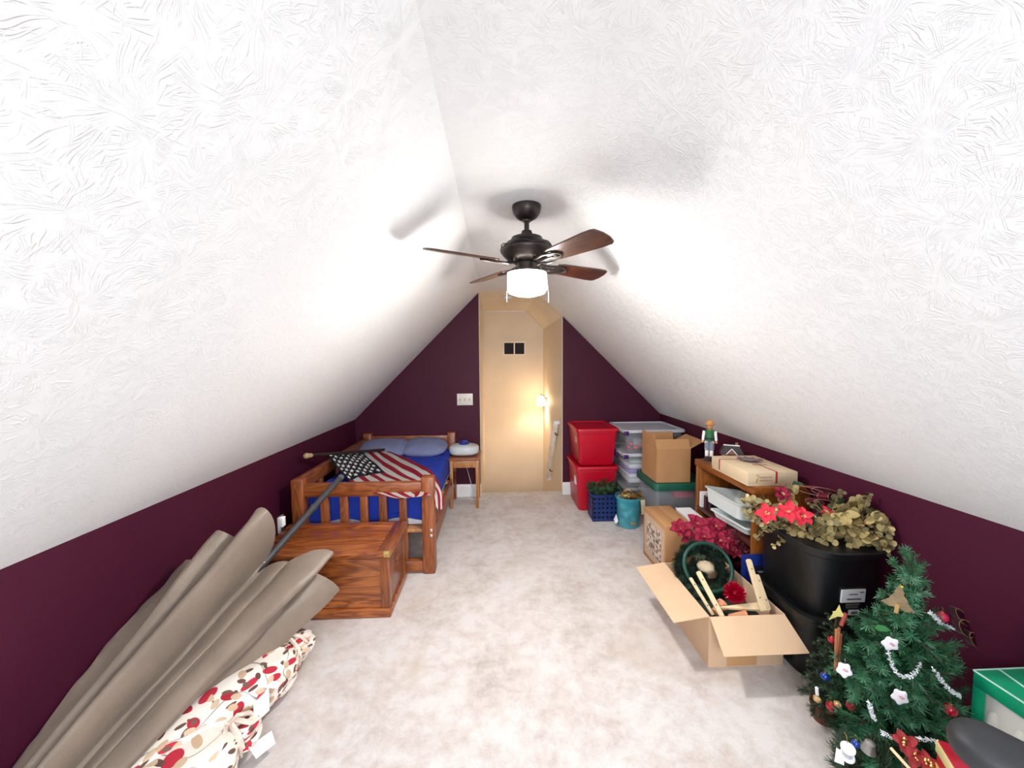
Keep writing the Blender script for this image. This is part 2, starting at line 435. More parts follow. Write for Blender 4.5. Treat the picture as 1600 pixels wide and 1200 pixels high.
# little two pane window high on the stairwell wall
p0 = at(785, 533, Y=D2-.01); p1 = at(822, 556, Y=D2-.01)
x0, x1, z0, z1 = p0.x, p1.x, p1.z, p0.z
wb = bmesh.new(); t = .028
for lo, hi in (((x0, z0), (x1, z0+t)), ((x0, z1-t), (x1, z1)), ((x0, z0+t), (x0+t, z1-t)), ((x1-t, z0+t), (x1, z1-t)), (((x0+x1)/2-t/3, z0+t), ((x0+x1)/2+t/3, z1-t))):
    bx((lo[0], D2-.02, lo[1]), (hi[0], D2+.005, hi[1]), .002, wb)
wn = struct('window_1', wb, P('cream frame', '#f3e9d8', .4, var=.02))
for a, b_ in ((x0+t, (x0+x1)/2-t/3), ((x0+x1)/2+t/3, x1-t)):
    struct('pane', bx((a, D2-.008, z0+t), (b_, D2-.003, z1-t), 0), P('dark glass', '#1d1b1c', .45, spec=.15), wn)
# switch plate
p0 = at(714, 615, Y=D); p1 = at(739, 633, Y=D)
sw = thing('switch_plate', 'white triple light switch plate on the plum wall left of the stair opening', 'light switch', ((p0.x+p1.x)/2, D, p1.z))
sx, sz = (p1.x-p0.x), (p0.z-p1.z)
bm_obj('plate', bx((-sx/2, -.008, 0), (sx/2, 0, sz), .003), P('ivory plate', '#e9e4d8', .35, var=.02), sw)
for k in (-1, 0, 1):
    b_ = bx((k*sx*.29-.007, -.02, sz*.38), (k*sx*.29+.007, -.006, sz*.62), .002); bm_obj('toggle', b_, P('toggle', '#cfc7b8', .4), sw)
# outlet on the left wall near the bed
p = at(438, 818, X=XL)
ot = thing('wall_outlet', 'white wall outlet on the left plum wall beside the bed foot', 'outlet', (XL, p.y, p.z-.06))
bm_obj('plate', bx((0, -.036, 0), (.006, .036, .115), .002), WHITE, ot)
for k in (.03, .075): bm_obj('socket', bx((.005, -.016, k-.013), (.009, .016, k+.013), .002), P('socket', '#d0cdc6', .4), ot)
# smoke detector
p = at(793, 463, Z=CZ)
b_ = lathe([(.05, 0), (.055, .012), (.045, .03), (.02, .036), (0, .036)], 24); bmesh.ops.transform(b_, matrix=Matrix.Translation((p.x, min(p.y, D2-.1), CZ))@Matrix.Rotation(PI, 4, 'X'), verts=b_.verts)
solo('smoke_detector', b_, WHITEPL, 'round white smoke detector on the beige stairwell ceiling behind the fan lamp', 'smoke detector')

# ------------------------------------------------------------------ stairwell sconce and handrail
sc = thing('wall_sconce', 'lit wall sconce with white bell shade on the stairwell wall', 'wall lamp', (DR, 5.49, .905))
bm_obj('wall_plate', bx((-.012, -.03, -.055), (0, .03, .055), .004), BRONZE, sc)
bm_obj('arm', tube([(0, 0, .02), (-.03, 0, .045), (-.06, 0, .09), (-.08, 0, .10), (-.085, 0, .075)], .006), BRONZE, sc)
SH = P('lit frosted sconce glass', '#fff1dc', .4, var=0, emit=((1, .74, .46, 1), 14)); SH.node_tree.nodes['Principled BSDF'].inputs['Transmission Weight'].default_value = .25
b_ = lathe([(.022, .07), (.04, .055), (.055, .015), (.06, -.04), (.066, -.06), (.062, -.06), (.056, -.04), (.05, .015), (.036, .05), (.018, .065)], 28, caps=False)
bmesh.ops.translate(b_, verts=b_.verts, vec=(-.085, 0, 0)); bm_obj('shade', b_, SH, sc)
a, b_ = at(868, 660, X=.69), at(855.5, 747, X=.69)
hr = thing('handrail', 'white painted stair handrail sloping down the stairwell wall', 'handrail', tuple(b_))
d = (a-b_); L = d.length
mx = align(b_, a); bb = bmesh.new(); box(bb, (0, 0, L/2), (.06, .06, L), .014)
bmesh.ops.transform(bb, matrix=mx, verts=bb.verts); world_part('rail', bb, P('painted rail', '#f3ece2', .4), hr)
for e, s in ((a, -1), (b_, 1)):
    q = e+Vector((0, 0, 0)); bb = bx((q.x-.02, q.y-.035, q.z-.02), (DR, q.y+.035, q.z+.02), .005); world_part('rail_return', bb, WHITE, hr)
for k in (.25, .9):
    q = b_+d*k; bb = tube([(DR, q.y, q.z-.07), (DR-.03, q.y, q.z-.075), (DR-.045, q.y, q.z-.02)], .007); world_part('bracket', bb, BRONZE, hr)

# ------------------------------------------------------------------ ceiling fan
FX, FY = .157, 1.90
fan = thing('ceiling_fan', 'dark bronze ceiling fan with four walnut blades and a lit drum lamp', 'ceiling fan', (FX, FY, CZ))
bm_obj('canopy', lathe([(.070, 0), (.070, -.012), (.065, -.034), (.050, -.054), (.030, -.066), (.022, -.068), (.02, -.074), (0, -.074)], 40), BRONZE, fan)
bm_obj('downrod', lathe([(.012, -.07), (.012, -.112), (.024, -.118), (.034, -.150), (.036, -.158), (0, -.160)], 24), BRONZE, fan)
FZ = .03
mp_ = [(.03, -.178), (.075, -.182), (.078, -.196), (.083, -.2), (.098, -.205), (.116, -.222), (.130, -.238), (.130, -.246), (.118, -.262), (.098, -.282), (.07, -.298), (.05, -.302), (.05, -.335), (.085, -.34), (.085, -.348), (0, -.348)]
mo = bm_obj('motor_housing', lathe([(a_, b_+FZ) for a_, b_ in mp_], 48), BRONZE, fan)
b_ = bmesh.new(); pts = []
for i in range(96):
    a = 2*PI*i/96; z = -.226+FZ+.006*math.sin(6*a); r = .123+.0*z
    pts.append((r*math.cos(a), r*math.sin(a), z))
bm_obj('wavy_band', tube(pts, .003, 6, closed=True), BRONZE, mo)
LIT = P('lit opal drum glass', '#fff6e6', .3, var=0, emit=((1, .965, .925, 1), 33))
bm_obj('lamp_diffuser', lathe([(.095, -.400), (.086, -.415), (.05, -.427), (0, -.430)], 40, caps=False), P('lit diffuser base', '#fff6e6', .3, var=0, emit=((1, .965, .925, 1), 170)), fan)
b_ = lathe([(.082, -.315), (.092, -.319), (.095, -.33), (.095, -.400)], 40, caps=False)
shade = bm_obj('lamp_shade', b_, LIT, fan)
shade.visible_shadow = True
bm_obj('lamp_rim', lathe([(.09, -.313), (.098, -.313), (.098, -.321), (.09, -.321)], 40, caps=False), BRONZE, fan)
for s in (-1, 1):
    a = PI*(.5-.5*s)
    b_ = tube([(s*.09, -.035, -.32), (s*.100, -.04, -.42), (s*.100, -.04, -.465)], .0009, 5); bm_obj('pull_chain', b_, P('dull chain', '#8a8378', .6), fan)
    shade
for ang in (-59, 31, 121, 209):
    a = math.radians(ang)
    R_ = Matrix.Rotation(a, 4, 'Z')
    tilt = Matrix.Rotation(math.radians(-14), 4, 'X')
    # blade outline along +x
    poly = [(.175, -.040), (.21, -.048), (.44, -.062), (.485, -.062), (.503, -.055), (.515, -.02), (.516, .02), (.506, .052), (.492, .062), (.44, .062), (.21, .048), (.175, .040)]
    b_ = prism(poly, -.004, .004)
    bmesh.ops.bevel(b_, geom=[e for e in b_.edges], offset=.0015, segments=1, affect='EDGES')
    bl = bm_obj('blade', b_, BLADE, fan); bl.matrix_local = Matrix.Translation((0, 0, -.304+FZ))@R_@tilt
    ib = bmesh.new()
    for s in (-1, 1): tube([(.075, s*.012, .0), (.12, s*.03, -.012), (.17, s*.036, -.010), (.235, s*.02, -.008), (.25, 0, -.008)], .006, 6, ib)
    tube([(.08, 0, 0), (.12, 0, -.01), (.2, 0, -.008)], .007, 6, ib); box(ib, (.2, 0, -.007), (.05, .07, .005), .002)
    br = bm_obj('blade_iron', ib, BRONZE, bl)

# ------------------------------------------------------------------ bed
bed = thing('wooden_bed', 'oak single bed with slatted footboard along the left plum wall', 'bed', (-.92, 2.66, 0))
def bp(name, lo, hi, mat, bev=.006, parent=None):
    return world_part(name, bx(lo, hi, bev), mat, bed)
FYa, FYb, HY = 2.635, 2.70, 4.08
for x0, x1 in ((-1.409, -1.325), (-.525, -.438)):
    p = bp('post', (x0, FYa, 0), (x1, FYb+.02, .69), OAKZ, .01)
    bp('post', (x0, HY, 0), (x1, HY+.08, .73), OAKZ, .01)
bp('top_rail', (-1.33, FYa+.01, .563), (-.52, FYb, .655), OAKX, .008)
bp('bottom_rail', (-1.33, FYa+.01, .01), (-.52, FYb, .09), OAKX, .008)
bp('headboard_rail', (-1.33, HY+.015, .62), (-.52, HY+.055, .70), OAKX, .008)
bp('headboard_panel', (-1.33, HY+.02, .25), (-.52, HY+.05, .60), OAKX, .008)
for x in (-1.195, -1.063, -.926, -.795, -.657): bp('slat', (x-.027, FYa+.018, .08), (x+.027, FYb-.015, .57), OAKZ, .004)
bp('side_rail', (-.475, FYb, .17), (-.445, HY, .31), OAKY, .005)
bp('side_rail', (-1.40, FYb, .17), (-1.37, HY, .31), OAKY, .005)
bp('guard_rail', (-1.40, FYb, .60), (-1.35, HY, .69), OAKY, .005)
for y in (3.0, 3.35, 3.7): bp('guard_slat', (-1.39, y-.03, .31), (-1.36, y+.03, .61), OAKZ, .004)
for k, x in enumerate((2.85, 3.15, 3.45, 3.75, 4.0)): bp('mattress_slat', (-1.37, x-.04, .29), (-.475, x+.04, .31), PINE, .003)
bp('ledger', (-1.33, FYa+.02, .295), (-.52, FYb+.04, .318), PINE, .003)
for z in (.317, .277):
    b_ = lathe([(.011, 0), (.011, .004), (.008, .006), (0, .006)], 16, mx=Matrix.Translation((-.462, FYa, z))@Matrix.Rotation(PI/2, 4, 'X')); world_part('bolt_cap', b_, P('nickel', '#c9c9c9', .3, .8), bed)
b_ = bx((-1.34, FYb+.025, .318), (-.485, HY-.01, .40), .02)
mt = solo('mattress', b_, MATT, 'white mattress showing below the blue sheet on the oak bed', 'mattress')
def sheetf(u, v):
    pass
# blue fitted sheet: rounded slab with creases
b_ = bmesh.new(); box(b_, (0, 0, 0), (1, 1, 1))
bmesh.ops.subdivide_edges(b_, edges=b_.edges[:], cuts=22, use_grid_fill=True)
lo, hi = Vector((-1.348, FYb+.012, .368)), Vector((-.478, HY-.002, .572))
for v in b_.verts:
    p = Vector([lo[i]+(v.co[i]+.5)*(hi[i]-lo[i]) for i in range(3)])
    r = .045; q = Vector([min(max(p[i], lo[i]+r), hi[i]-r) for i in range(3)])
    q.z = max(q.z, min(p.z, hi.z-r)) if p.z > lo.z+.05 else p.z
    dd = p-q
    if dd.length > 1e-6 and p.z > lo.z+.05: p = q+dd.normalized()*min(dd.length, r)
    n = mnoise.noise(p*6)*.012+mnoise.noise(Vector((p.x*22, p.y*6, p.z*4)))*.006
    if p.z > lo.z+.1: p.z += n*.8
    if v.co.y < -.45 and p.z < hi.z-.02: p.z += .014*math.sin(p.x*16)*(1 if p.z < lo.z+.04 else 0)
    v.co = p
solo('bed_sheet', b_, SHEET, 'royal blue fitted sheet stretched over the mattress', 'bed sheet')
def pillow(c, s, rz, seed):
    b_ = bmesh.new(); nu, nv = 30, 18
    bmesh.ops.create_uvsphere(b_, u_segments=36, v_segments=20, radius=1)
    for v in b_.verts:
        x, y, z = v.co
        def sg(t, e): return math.copysign(abs(t)**e, t)
        X = sg(x, .62); Yv = sg(y, .7)
        Z = z*(.95-.25*abs(X)**3)
        n = mnoise.noise(Vector((x*2.2+seed, y*2.6, z)))*.11+mnoise.noise(Vector((x*6+seed, y*5, z)))*.045
        v.co = Vector((X*s[0]/2*(1+n*.3), Yv*s[1]/2, (Z*(1+n*1.3))*s[2]/2))
    bmesh.ops.transform(b_, matrix=Matrix.Translation(c)@Matrix.Rotation(rz, 4, 'Z')@Matrix.Rotation(.22, 4, 'X'), verts=b_.verts)
    return b_
solo('pillow', pillow((-1.12, 3.88, .622), (.52, .36, .125), .05, 1), PILLOW, 'left lavender blue pillow half under the flag corner', 'pillow', 'pillows at the head of the bed')
solo('pillow', pillow((-.73, 3.88, .625), (.46, .36, .125), -.06, 5), PILLOW, 'right lavender blue pillow nearest the bedside stand', 'pillow', 'pillows at the head of the bed')

# ------------------------------------------------------------------ flag on its pole, draped over the bed
flag = thing('stars_and_stripes_flag', 'striped and starred flag on a dark pole draped across the blue bed', 'flag', (-1.0, 3.3, .58))
ctl = {  # v (0 canton edge .. 1 far edge): points along the fly
    0.0: [((512, 713), .735), ((528, 733), .66), ((545, 753), .60), ((572, 766), .592), ((612, 778), .585), ((622, 796), .50)],
    .27: [((537, 709), .69), ((552, 724), .64), ((571, 745), .602), ((601, 764), .592), ((633, 778), .585), ((640, 794), .50)],
    .54: [((561, 706), .65), ((578, 722), .61), ((598, 740), .597), ((630, 757), .592), ((659, 775), .586), ((664, 790), .50)],
    .77: [((583, 705), .63), ((604, 720), .61), ((632, 737), .597), ((660, 752), .592), ((680, 768), .560), ((683, 796), .46)],
    1.0: [((604, 704), .62), ((632, 716), .605), ((662, 730), .597), ((681, 746), .594), ((690, 768), .545), ((693, 791), .46)]}
rows = []
for v in sorted(ctl): rows.append((v, [at(px, py, Z=z) for (px, py), z in ctl[v]]))
for v, r in rows:
    for k, p in enumerate(r):
        if k == 5:                        # the hanging end falls just outside the mattress
            if v < .1: p.y = FYb+.006; p.z = .51
            elif v < .6: p.y = FYb+.03; p.z = .584
        if v >= .77 and k >= 4:
            p.x = max(p.x, -.468) if k == 5 else p.x
def crom(P_, t):
    n = len(P_)-1; x = t*n; i = min(int(x), n-1); f = x-i
    p0, p1, p2, p3 = P_[max(i-1, 0)], P_[i], P_[i+1], P_[min(i+2, n)]
    return .5*((2*p1)+(-p0+p2)*f+(2*p0-5*p1+4*p2-p3)*f*f+(-p0+3*p1-3*p2+p3)*f**3)
def F_(u, v):
    cols = [crom(r, u) for _, r in rows]; p = crom(cols, v)
    wv = .010*math.sin(v*19+u*4)*(.3+u)+.004*math.sin(u*23+v*9)
    if p.y > FYb+.02 and p.x < -.50: p = p+Vector((0, 0, abs(wv)+.004))
    else: p = p+Vector((abs(wv)*.4, -abs(wv)*.1, 0))
    return p
def fm(i, j):
    s = j//3
    if i < 24 and s < 7: return 2
    return 0 if s % 2 == 0 else 1
b_ = grid(F_, 60, 39, mi=fm)
bmesh.ops.solidify(b_, geom=b_.faces[:], thickness=.002)
world_part('cloth', b_, [FRED, FWHITE, FBLUE], flag)
b_ = bmesh.new()
for rI in range(9):
    nst = 6 if rI % 2 == 0 else 5
    for k in range(nst):
        u0 = (k+.5+(0 if nst == 6 else .5))/6*.40; v0 = (rI+.8)/10*.538
        c = F_(u0, v0); e = .002
        du = (F_(u0+e, v0)-c); dv = (F_(u0, v0+e)-c)
        n = du.cross(dv).normalized()
        if n.z < 0: n = -n
        # scale so stars are regular in cloth space
        pts = []
        for q in range(10):
            rr = 1 if q % 2 == 0 else .42; a = PI*q/5
            pts.append(c+du/e*(.026*rr*math.cos(a))+dv/e*(.029*rr*math.sin(a))+n*.006)
        cv = b_.verts.new(c+n*.0065); vs = [b_.verts.new(p) for p in pts]
        for q in range(10): b_.faces.new((cv, vs[q], vs[(q+1) % 10]))
world_part('stars', b_, FWHITE, flag, False)
pa, pb = Vector((-1.425, 2.99, .775)), rows[-1][1][0]+Vector((.02, .05, .0))
dirp = (pb-pa).normalized()
world_part('pole', rod(pa, pb, .013), P('dark pole', '#2a211e', .4), flag)
b_ = bmesh.new(); mxf = align(pa-dirp*.07, pa)
lathe([(.0, 0), (.014, .003), (.022, .015), (.022, .03), (.014, .042), (.018, .05), (.018, .062), (.013, .072)], 20, b_, mxf)
world_part('finial', b_, P('pale wood finial', '#b59a72', .4), flag)

# ------------------------------------------------------------------ bedside stand + humidifier
st = thing('bedside_stand', 'small square wooden stand with four legs beside the bed head', 'side table', (-.325, 3.985, 0))
sp_ = lambda n, lo, hi, m, b=.004: bm_obj(n, bx(lo, hi, b), m, st)
sp_('top', (-.16, -.18, .495), (.16, .18, .517), PINEX, .004)
for x in (-.13, .13):
    for y in (-.155, .155):
        b_ = bmesh.new(); box(b_, (x, y, .2475), (.036, .036, .495), .004)
        for v in b_.verts:
            if v.co.z < .1: v.co.x = x+(v.co.x-x)*.75; v.co.y = y+(v.co.y-y)*.75
        bm_obj('leg', b_, PINE, st)
for y in (-.155, .155): sp_('apron', (-.115, y-.01, .42), (.115, y+.01, .495), PINE, .002)
for x in (-.13, .13): sp_('apron', (x-.01, -.14, .42), (x+.01, .14, .495), PINE, .002)
hu = thing('humidifier', 'cloudy white oval water tank with blue cap on the wooden stand', 'humidifier', (-.335, 3.95, .518))
b_ = bmesh.new(); bmesh.ops.create_uvsphere(b_, u_segments=36, v_segments=18, radius=1)
for v in b_.verts:
    x, y, z = v.co; sg = lambda t, e: math.copysign(abs(t)**e, t)
    v.co = Vector((sg(x, .75)*.155, sg(y, .8)*.11, .062+sg(z, .6)*.060))
bm_obj('tank', b_, P('cloudy tank plastic', '#c9cfcf', .3, var=.04, sub=.2), hu)
bm_obj('cap', lathe([(.052, .105), (.055, .112), (.055, .128), (.042, .138), (.03, .15), (.028, .158), (0, .16)], 28), P('blue cap plastic', '#23348f', .35), hu)
bm_obj('cord', tube([(.05, .1, .03), (.02, .17, .0), (.0, .20, -.15), (.05, .2, -.35), (.08, .19, -.46), (.03, .13, -.512), (.12, .10, -.512), (.22, .12, -.512), (.25, .2, -.5)], .0035, 6), WHITEPL, hu)

# ------------------------------------------------------------------ wooden chest
ch = thing('wooden_chest', 'carved oak blanket chest in front of the bed footboard', 'chest', (-.99, 2.39, 0))
cx0, cx1, cy0, cy1, chz = -1.40, -.625, 2.185, 2.60, .400
W_ = lambda n, lo, hi, m, b=.004: world_part(n, bx(lo, hi, b), m, ch)
W_('base', (cx0, cy0, 0), (cx1, cy1, .055), CHX, .008)
W_('front_panel', (cx0+.02, cy0+.018, .05), (cx1-.02, cy0+.04, .36), CHX, .003)
W_('back_panel', (cx0+.02, cy1-.04, .05), (cx1-.02, cy1-.018, .36), CHX, .003)
for x in (cx0+.012, cx1-.034): W_('side_panel', (x, cy0+.02, .05), (x+.022, cy1-.02, .36), CHY, .003)
for x in (cx0+.008, cx1-.058): W_('corner_stile', (x, cy0+.008, .05), (x+.05, cy0+.03, .36), CHZ, .003)
for y in (cy0+.009, cy1-.055): W_('corner_stile', (cx1-.03, y, .05), (cx1-.006, y+.046, .36), CHZ, .003)
W_('front_moulding', (cx0+.05, cy0+.012, .055), (cx1-.05, cy0+.026, .095), CHX, .006)
W_('front_moulding', (cx0+.05, cy0+.012, .325), (cx1-.05, cy0+.026, .35), CHX, .006)
W_('lid', (cx0-.004, cy0+.008, .36), (cx1+.004, cy1, chz-.006), CHX, .004)
b_ = rod((cx0-.004, cy0+.006, .383), (cx1-.03, cy0+.006, .383), .020); world_part('lid_nosing', b_, CHX, ch)
W_('lid_batten', (cx1-.07, cy0+.02, chz-.007), (cx1+.004, cy1, chz+.003), CHY, .003)
W_('lid_batten', (cx0, cy1-.07, chz-.007), (cx1-.07, cy1, chz+.003), CHX, .003)
W_('lid_batten', (cx0, cy0+.16, chz-.008), (cx1-.07, cy0+.175, chz-.001), CHX, .002)
b_ = rod((cx1-.035, cy0+.006, .383), (cx1+.005, cy0+.006, .383), .0215); world_part('corner_cap', b_, BRASS, ch)
b_ = bmesh.new()
for k in range(5):
    a = 2*PI*k/5; lathe([(0, 0), (.016, .002), (.012, .007), (0, .009)], 12, b_, Matrix.Translation((cx1-.012, 2.39+.03*math.cos(a), .25+.03*math.sin(a)))@Matrix.Rotation(PI/2, 4, 'Y'))
lathe([(0, 0), (.018, .003), (0, .012)], 12, b_, Matrix.Translation((cx1-.012, 2.39, .25))@Matrix.Rotation(PI/2, 4, 'Y'))
world_part('carved_rosette', b_, CHY, ch)

# ------------------------------------------------------------------ closed patio umbrella leaning on the footboard
um = thing('patio_umbrella', 'closed taupe patio umbrella leaning from the floor onto the bed footboard', 'umbrella', (-1.42, .85, .02))
A = Vector((-1.415, .85, .075)); B = Vector((-1.057, 2.625, .715)); ax = (B-A); Lx = ax.length; axn = ax.normalized()
U_ = Vector((1, 0, 0)); U_ = (U_-axn*U_.dot(axn)).normalized(); V_ = axn.cross(U_)*1
if V_.z < 0: V_ = -V_
world_part('pole', rod(A, B, .019, seg=16), GREYMET, um)
world_part('pole_joint', rod(A+axn*(Lx-.33), A+axn*(Lx-.30), .022, seg=16), GREYMET, um)
world_part('pole_end', rod(B-axn*.03, B+axn*.002, .0205, seg=16), P('pole end cap', '#5a5b5e', .4), um)
lobes = [(158, .33, .86, 17), (112, .27, .90, 14), (84, .325, .98, 19), (30, .20, .92, 14), (4, .30, 1.05, 20), (-33, .345, 1.02, 15), (-75, .20, .97, 16), (-125, .20, .95, 18), (-165, .27, .92, 16)]
HS = 1.22           # metres from apex to hem along the pole
def canopy(i, sv):
    th = i
    best = 0; ln = 0; wsum = 0
    for la, lr, lv, lw in lobes:
        dth = (th-la+180) % 360-180
        g = math.exp(-(dth/lw)**2)
        best = max(best, g*lr); ln += g**2*lv; wsum += g**2
    ln = (ln+.02*.84)/(wsum+.02)
    return best, ln
def cf(u, v):
    th = u*360; r0, ln = canopy(th, v); s = v*HS*ln
    R = r0*(.10+.9*v**.85)+.03+.012*math.sin(3*v*PI+u*20)*v
    inner = .055+.06*v
    R = max(R, inner*.8)
    a = math.radians(th)
    a += .10*math.sin(v*3+u*11)*v
    p = A+axn*(s+.03)+(U_*math.cos(a)+V_*math.sin(a))*R
    p.z -= .03*v*(1 if math.sin(a) < 0 else .3)
    p += Vector(mnoise.noise_vector(p*5))*.014*v+(U_*math.cos(a)+V_*math.sin(a))*(.008*v*mnoise.noise(Vector((u*46, v*2.2, 3))))
    p.z = max(p.z, .012); p.x = max(p.x, XL+.008+.01*math.sin(v*20)**2)
    if p.y > 2.17 and p.x > -1.41 and p.z < .415: p.y = 2.17
    return p
b_ = grid(cf, 144, 40, closed_u=True)
bmesh.ops.solidify(b_, geom=b_.faces[:], thickness=.004)
world_part('canopy', b_, TAUPE, um)
for la, lr, lv, lw in lobes[:6]:
    a = math.radians(la); e = A+axn*(HS*lv-.04)+(U_*math.cos(a)+V_*math.sin(a))*(lr*.80)
    s = A+axn*(HS*.35)+(U_*math.cos(a)+V_*math.sin(a))*.02
    e.z = max(e.z, .03); e.x = max(e.x, XL+.03)
    if e.y > 2.15: e.y = 2.15
    world_part('rib', rod(s, e, .006, seg=6), GREYMET, um)
p = at(441, 815, Y=2.1)
b_ = bmesh.new(); box(b_, p, (.02, .03, .05), .001); world_part('care_tag', b_, PAPER, um)
world_part('tie_strap', slab([at(393, 880, Y=1.86), at(412, 872, Y=1.9), at(414, 879, Y=1.9), at(395, 886, Y=1.86)], .002), PAPER, um)

# ------------------------------------------------------------------ floral tied cushions
def floral_material():
    m, nt, b = newmat('floral cotton print'); uvn = N(nt, 'ShaderNodeUVMap'); uvn.uv_map = 'UVMap'; uv = uvn.outputs[0]
    wn = N(nt, 'ShaderNodeTexNoise'); wn.inputs['Scale'].default_value = 3; nt.links.new(uv, wn.inputs['Vector'])
    base = vmth(nt, 'ADD', uv, vmth(nt, 'SCALE', vmth(nt, 'SUBTRACT', wn.outputs['Color'], (.5, .5, .5)), s=.03))
    colr = srgb('#efe6da')
    n_ = None
    # stems: thin wandering lines
    sn = noise(nt, uv, 5.5, 0, .5, .3)
    stem = ramp(nt, mth(nt, 'ABSOLUTE', mth(nt, 'SUBTRACT', sn, .5)), [(.004, 1.0), (.009, 0.0)])
    cur = mixc(nt, mth(nt, 'MULTIPLY', stem, .75), colr, srgb('#5a4640'))
    zone = noise(nt, uv, 2.6, 0)
    for sc, off, a_, b2, c1, c2, lo in ((10.5, (0, 0, 0), .036, .020, '#a8192f', '#c32a3e', .0), (19, (5.3, 2.1, 0), .020, .010, '#5c4238', '#7a5a4c', .25), (15, (9.7, 6.4, 0), .024, .015, '#d3b99b', '#c9a98a', .45)):
        p = vmth(nt, 'MULTIPLY', vmth(nt, 'ADD', base, off), (1, 1, 0))
        v = N(nt, 'ShaderNodeTexVoronoi', voronoi_dimensions='2D'); v.inputs['Scale'].default_value = sc; v.inputs['Randomness'].default_value = .75
        nt.links.new(p, v.inputs['Vector'])
        d = vmth(nt, 'SUBTRACT', p, v.outputs['Position'])
        sx = N(nt, 'ShaderNodeSeparateColor'); nt.links.new(v.outputs['Color'], sx.inputs[0])
        rot = N(nt, 'ShaderNodeVectorRotate', rotation_type='Z_AXIS'); nt.links.new(d, rot.inputs['Vector'])
        nt.links.new(mth(nt, 'MULTIPLY', sx.outputs[0], 6.28), rot.inputs['Angle'])
        q = vmth(nt, 'MULTIPLY', rot.outputs[0], (1/a_, 1/b2, 0))
        r = vmth(nt, 'LENGTH', q)
        ins = ramp(nt, r, [(.92, 1.0), (1.0, 0.0)])
        keep = mth(nt, 'GREATER_THAN', sx.outputs[1], .15)
        zz = mth(nt, 'GREATER_THAN', noise(nt, vmth(nt, 'ADD', uv, off), 4.0, 0), .44 if lo else .36)
        f = mth(nt, 'MULTIPLY', mth(nt, 'MULTIPLY', ins, keep), zz)
        cur = mixc(nt, f, cur, mixc(nt, sx.outputs[2], srgb(c1), srgb(c2)))
    nt.links.new(cur, b.inputs['Base Color']); b.inputs['Roughness'].default_value = .85
    bump(nt, b, noise(nt, uv, 11, 3, .5, .4), .35, .012)
    return m
FLORAL = floral_material()
def cushion(name, a, b, wdt, hgt, label, seed, flip=1):
    a, b = Vector(a), Vector(b); d = (b-a); L = d.length; dn = d.normalized(); s = Vector((dn.y, -dn.x, 0)).normalized()
    root = thing(name, label, 'cushion', ((a.x+b.x)/2, (a.y+b.y)/2, 0), group='floral seat cushions on the floor')
    def f(u, v):
        th = u*2*PI; t = v
        env = (math.sin(PI*min(max(t, 0.0), 1))**.38) if 0 < t < 1 else 0
        pin = 1-.26*math.exp(-((t-.84)/.035)**2)
        if t > .86: pin *= .86+.14*math.sin(th*5+seed)
        env *= pin
        c, sn = math.cos(th), math.sin(th); e = .75
        cx_ = math.copysign(abs(c)**e, c); sx_ = math.copysign(abs(sn)**e, sn)
        n = 1+.10*mnoise.noise(Vector((c*1.3+seed, sn*1.3, t*4)))+.05*mnoise.noise(Vector((c*4+seed, sn*4, t*9)))
        n += .035*math.sin(th*9+seed)*math.exp(-((t-.80)/.12)**2)
        z0 = hgt/2+.004
        p = a+dn*(L*t)+s*(cx_*wdt/2*env*n)+Vector((0, 0, z0+sx_*hgt/2*env*n))
        p.z = max(p.z, .004)
        return p
    b_ = grid(f, 72, 60, closed_u=True, uv=lambda u, v: (u*(wdt+hgt)*2+seed, v*L+seed*.7))
    bmesh.ops.remove_doubles(b_, verts=b_.verts, dist=1e-5)
    world_part('cover', b_, FLORAL, root)
    return root, f
c1, f1 = cushion('floral_cushion', (-1.31, 1.17, 0), (-.965, 1.93, 0), .34, .21, 'long cream cushion with red and brown leaves rolled up against the umbrella', 1.3)
c2, f2 = cushion('floral_cushion', (-1.33, .93, 0), (-.955, 1.49, 0), .33, .17, 'front cream cushion with large red leaves at the bottom photo edge', 4.1)
def ribbon(root, pts, wd, mat, name, up=(0, 0, 1)):
    pts = [Vector(p) for p in pts]
    bb = bmesh.new(); prev = None; upv = Vector(up)
    for i, p in enumerate(pts):
        d = (pts[min(i+1, len(pts)-1)]-pts[max(i-1, 0)]).normalized(); s = d.cross(upv).normalized()*wd/2
        cur = (bb.verts.new(p-s), bb.verts.new(p+s))
        if prev: bb.faces.new((prev[0], prev[1], cur[1], cur[0]))
        prev = cur
    bmesh.ops.solidify(bb, geom=bb.faces[:], thickness=.002)
    return world_part(name, bb, mat, root, True)
FTIE = P('cushion tie cotton', '#e3cfc0', .85, var=.25, vs=40)
for root, f, n0 in ((c1, f1, 3), (c2, f2, 4)):
    ring = [f(k/24, .84)+(f(k/24, .84)-sum((f(j/12, .84) for j in range(12)), Vector())/12).normalized()*.006 for k in range(25)]
    for p in ring: p.z = max(p.z, .008)
    world_part('tie', tube(ring, .006, 6), FTIE, root)
    k = f(.25, .84)
    for j in range(n0):
        a = -1.2+j*.7
        world_part('tie_end', tube([k, k+Vector((.03*math.cos(a), .03*math.sin(a), .02)), k+Vector((.07*math.cos(a), .07*math.sin(a), .0)), k+Vector((.10*math.cos(a), .10*math.sin(a), -.04))], [.006, .009, .009, .004], 6), FTIE, root)
def bigtag(root, px, name='fabric_tag'):
    pts = [at(x, y, Z=z) for x, y, z in px]
    world_part(name, slab(pts, .0015), PAPER, root, False)
bigtag(c1, [(395, 1075, .17), (420, 1068, .16), (421, 1110, .11), (397, 1132, .10)])
bigtag(c1, [(408, 1062, .172), (438, 1066, .155), (434, 1076, .155), (404, 1074, .172)])
bigtag(c2, [(388, 1168, .075), (424, 1142, .05), (430, 1162, .03), (400, 1186, .045)])

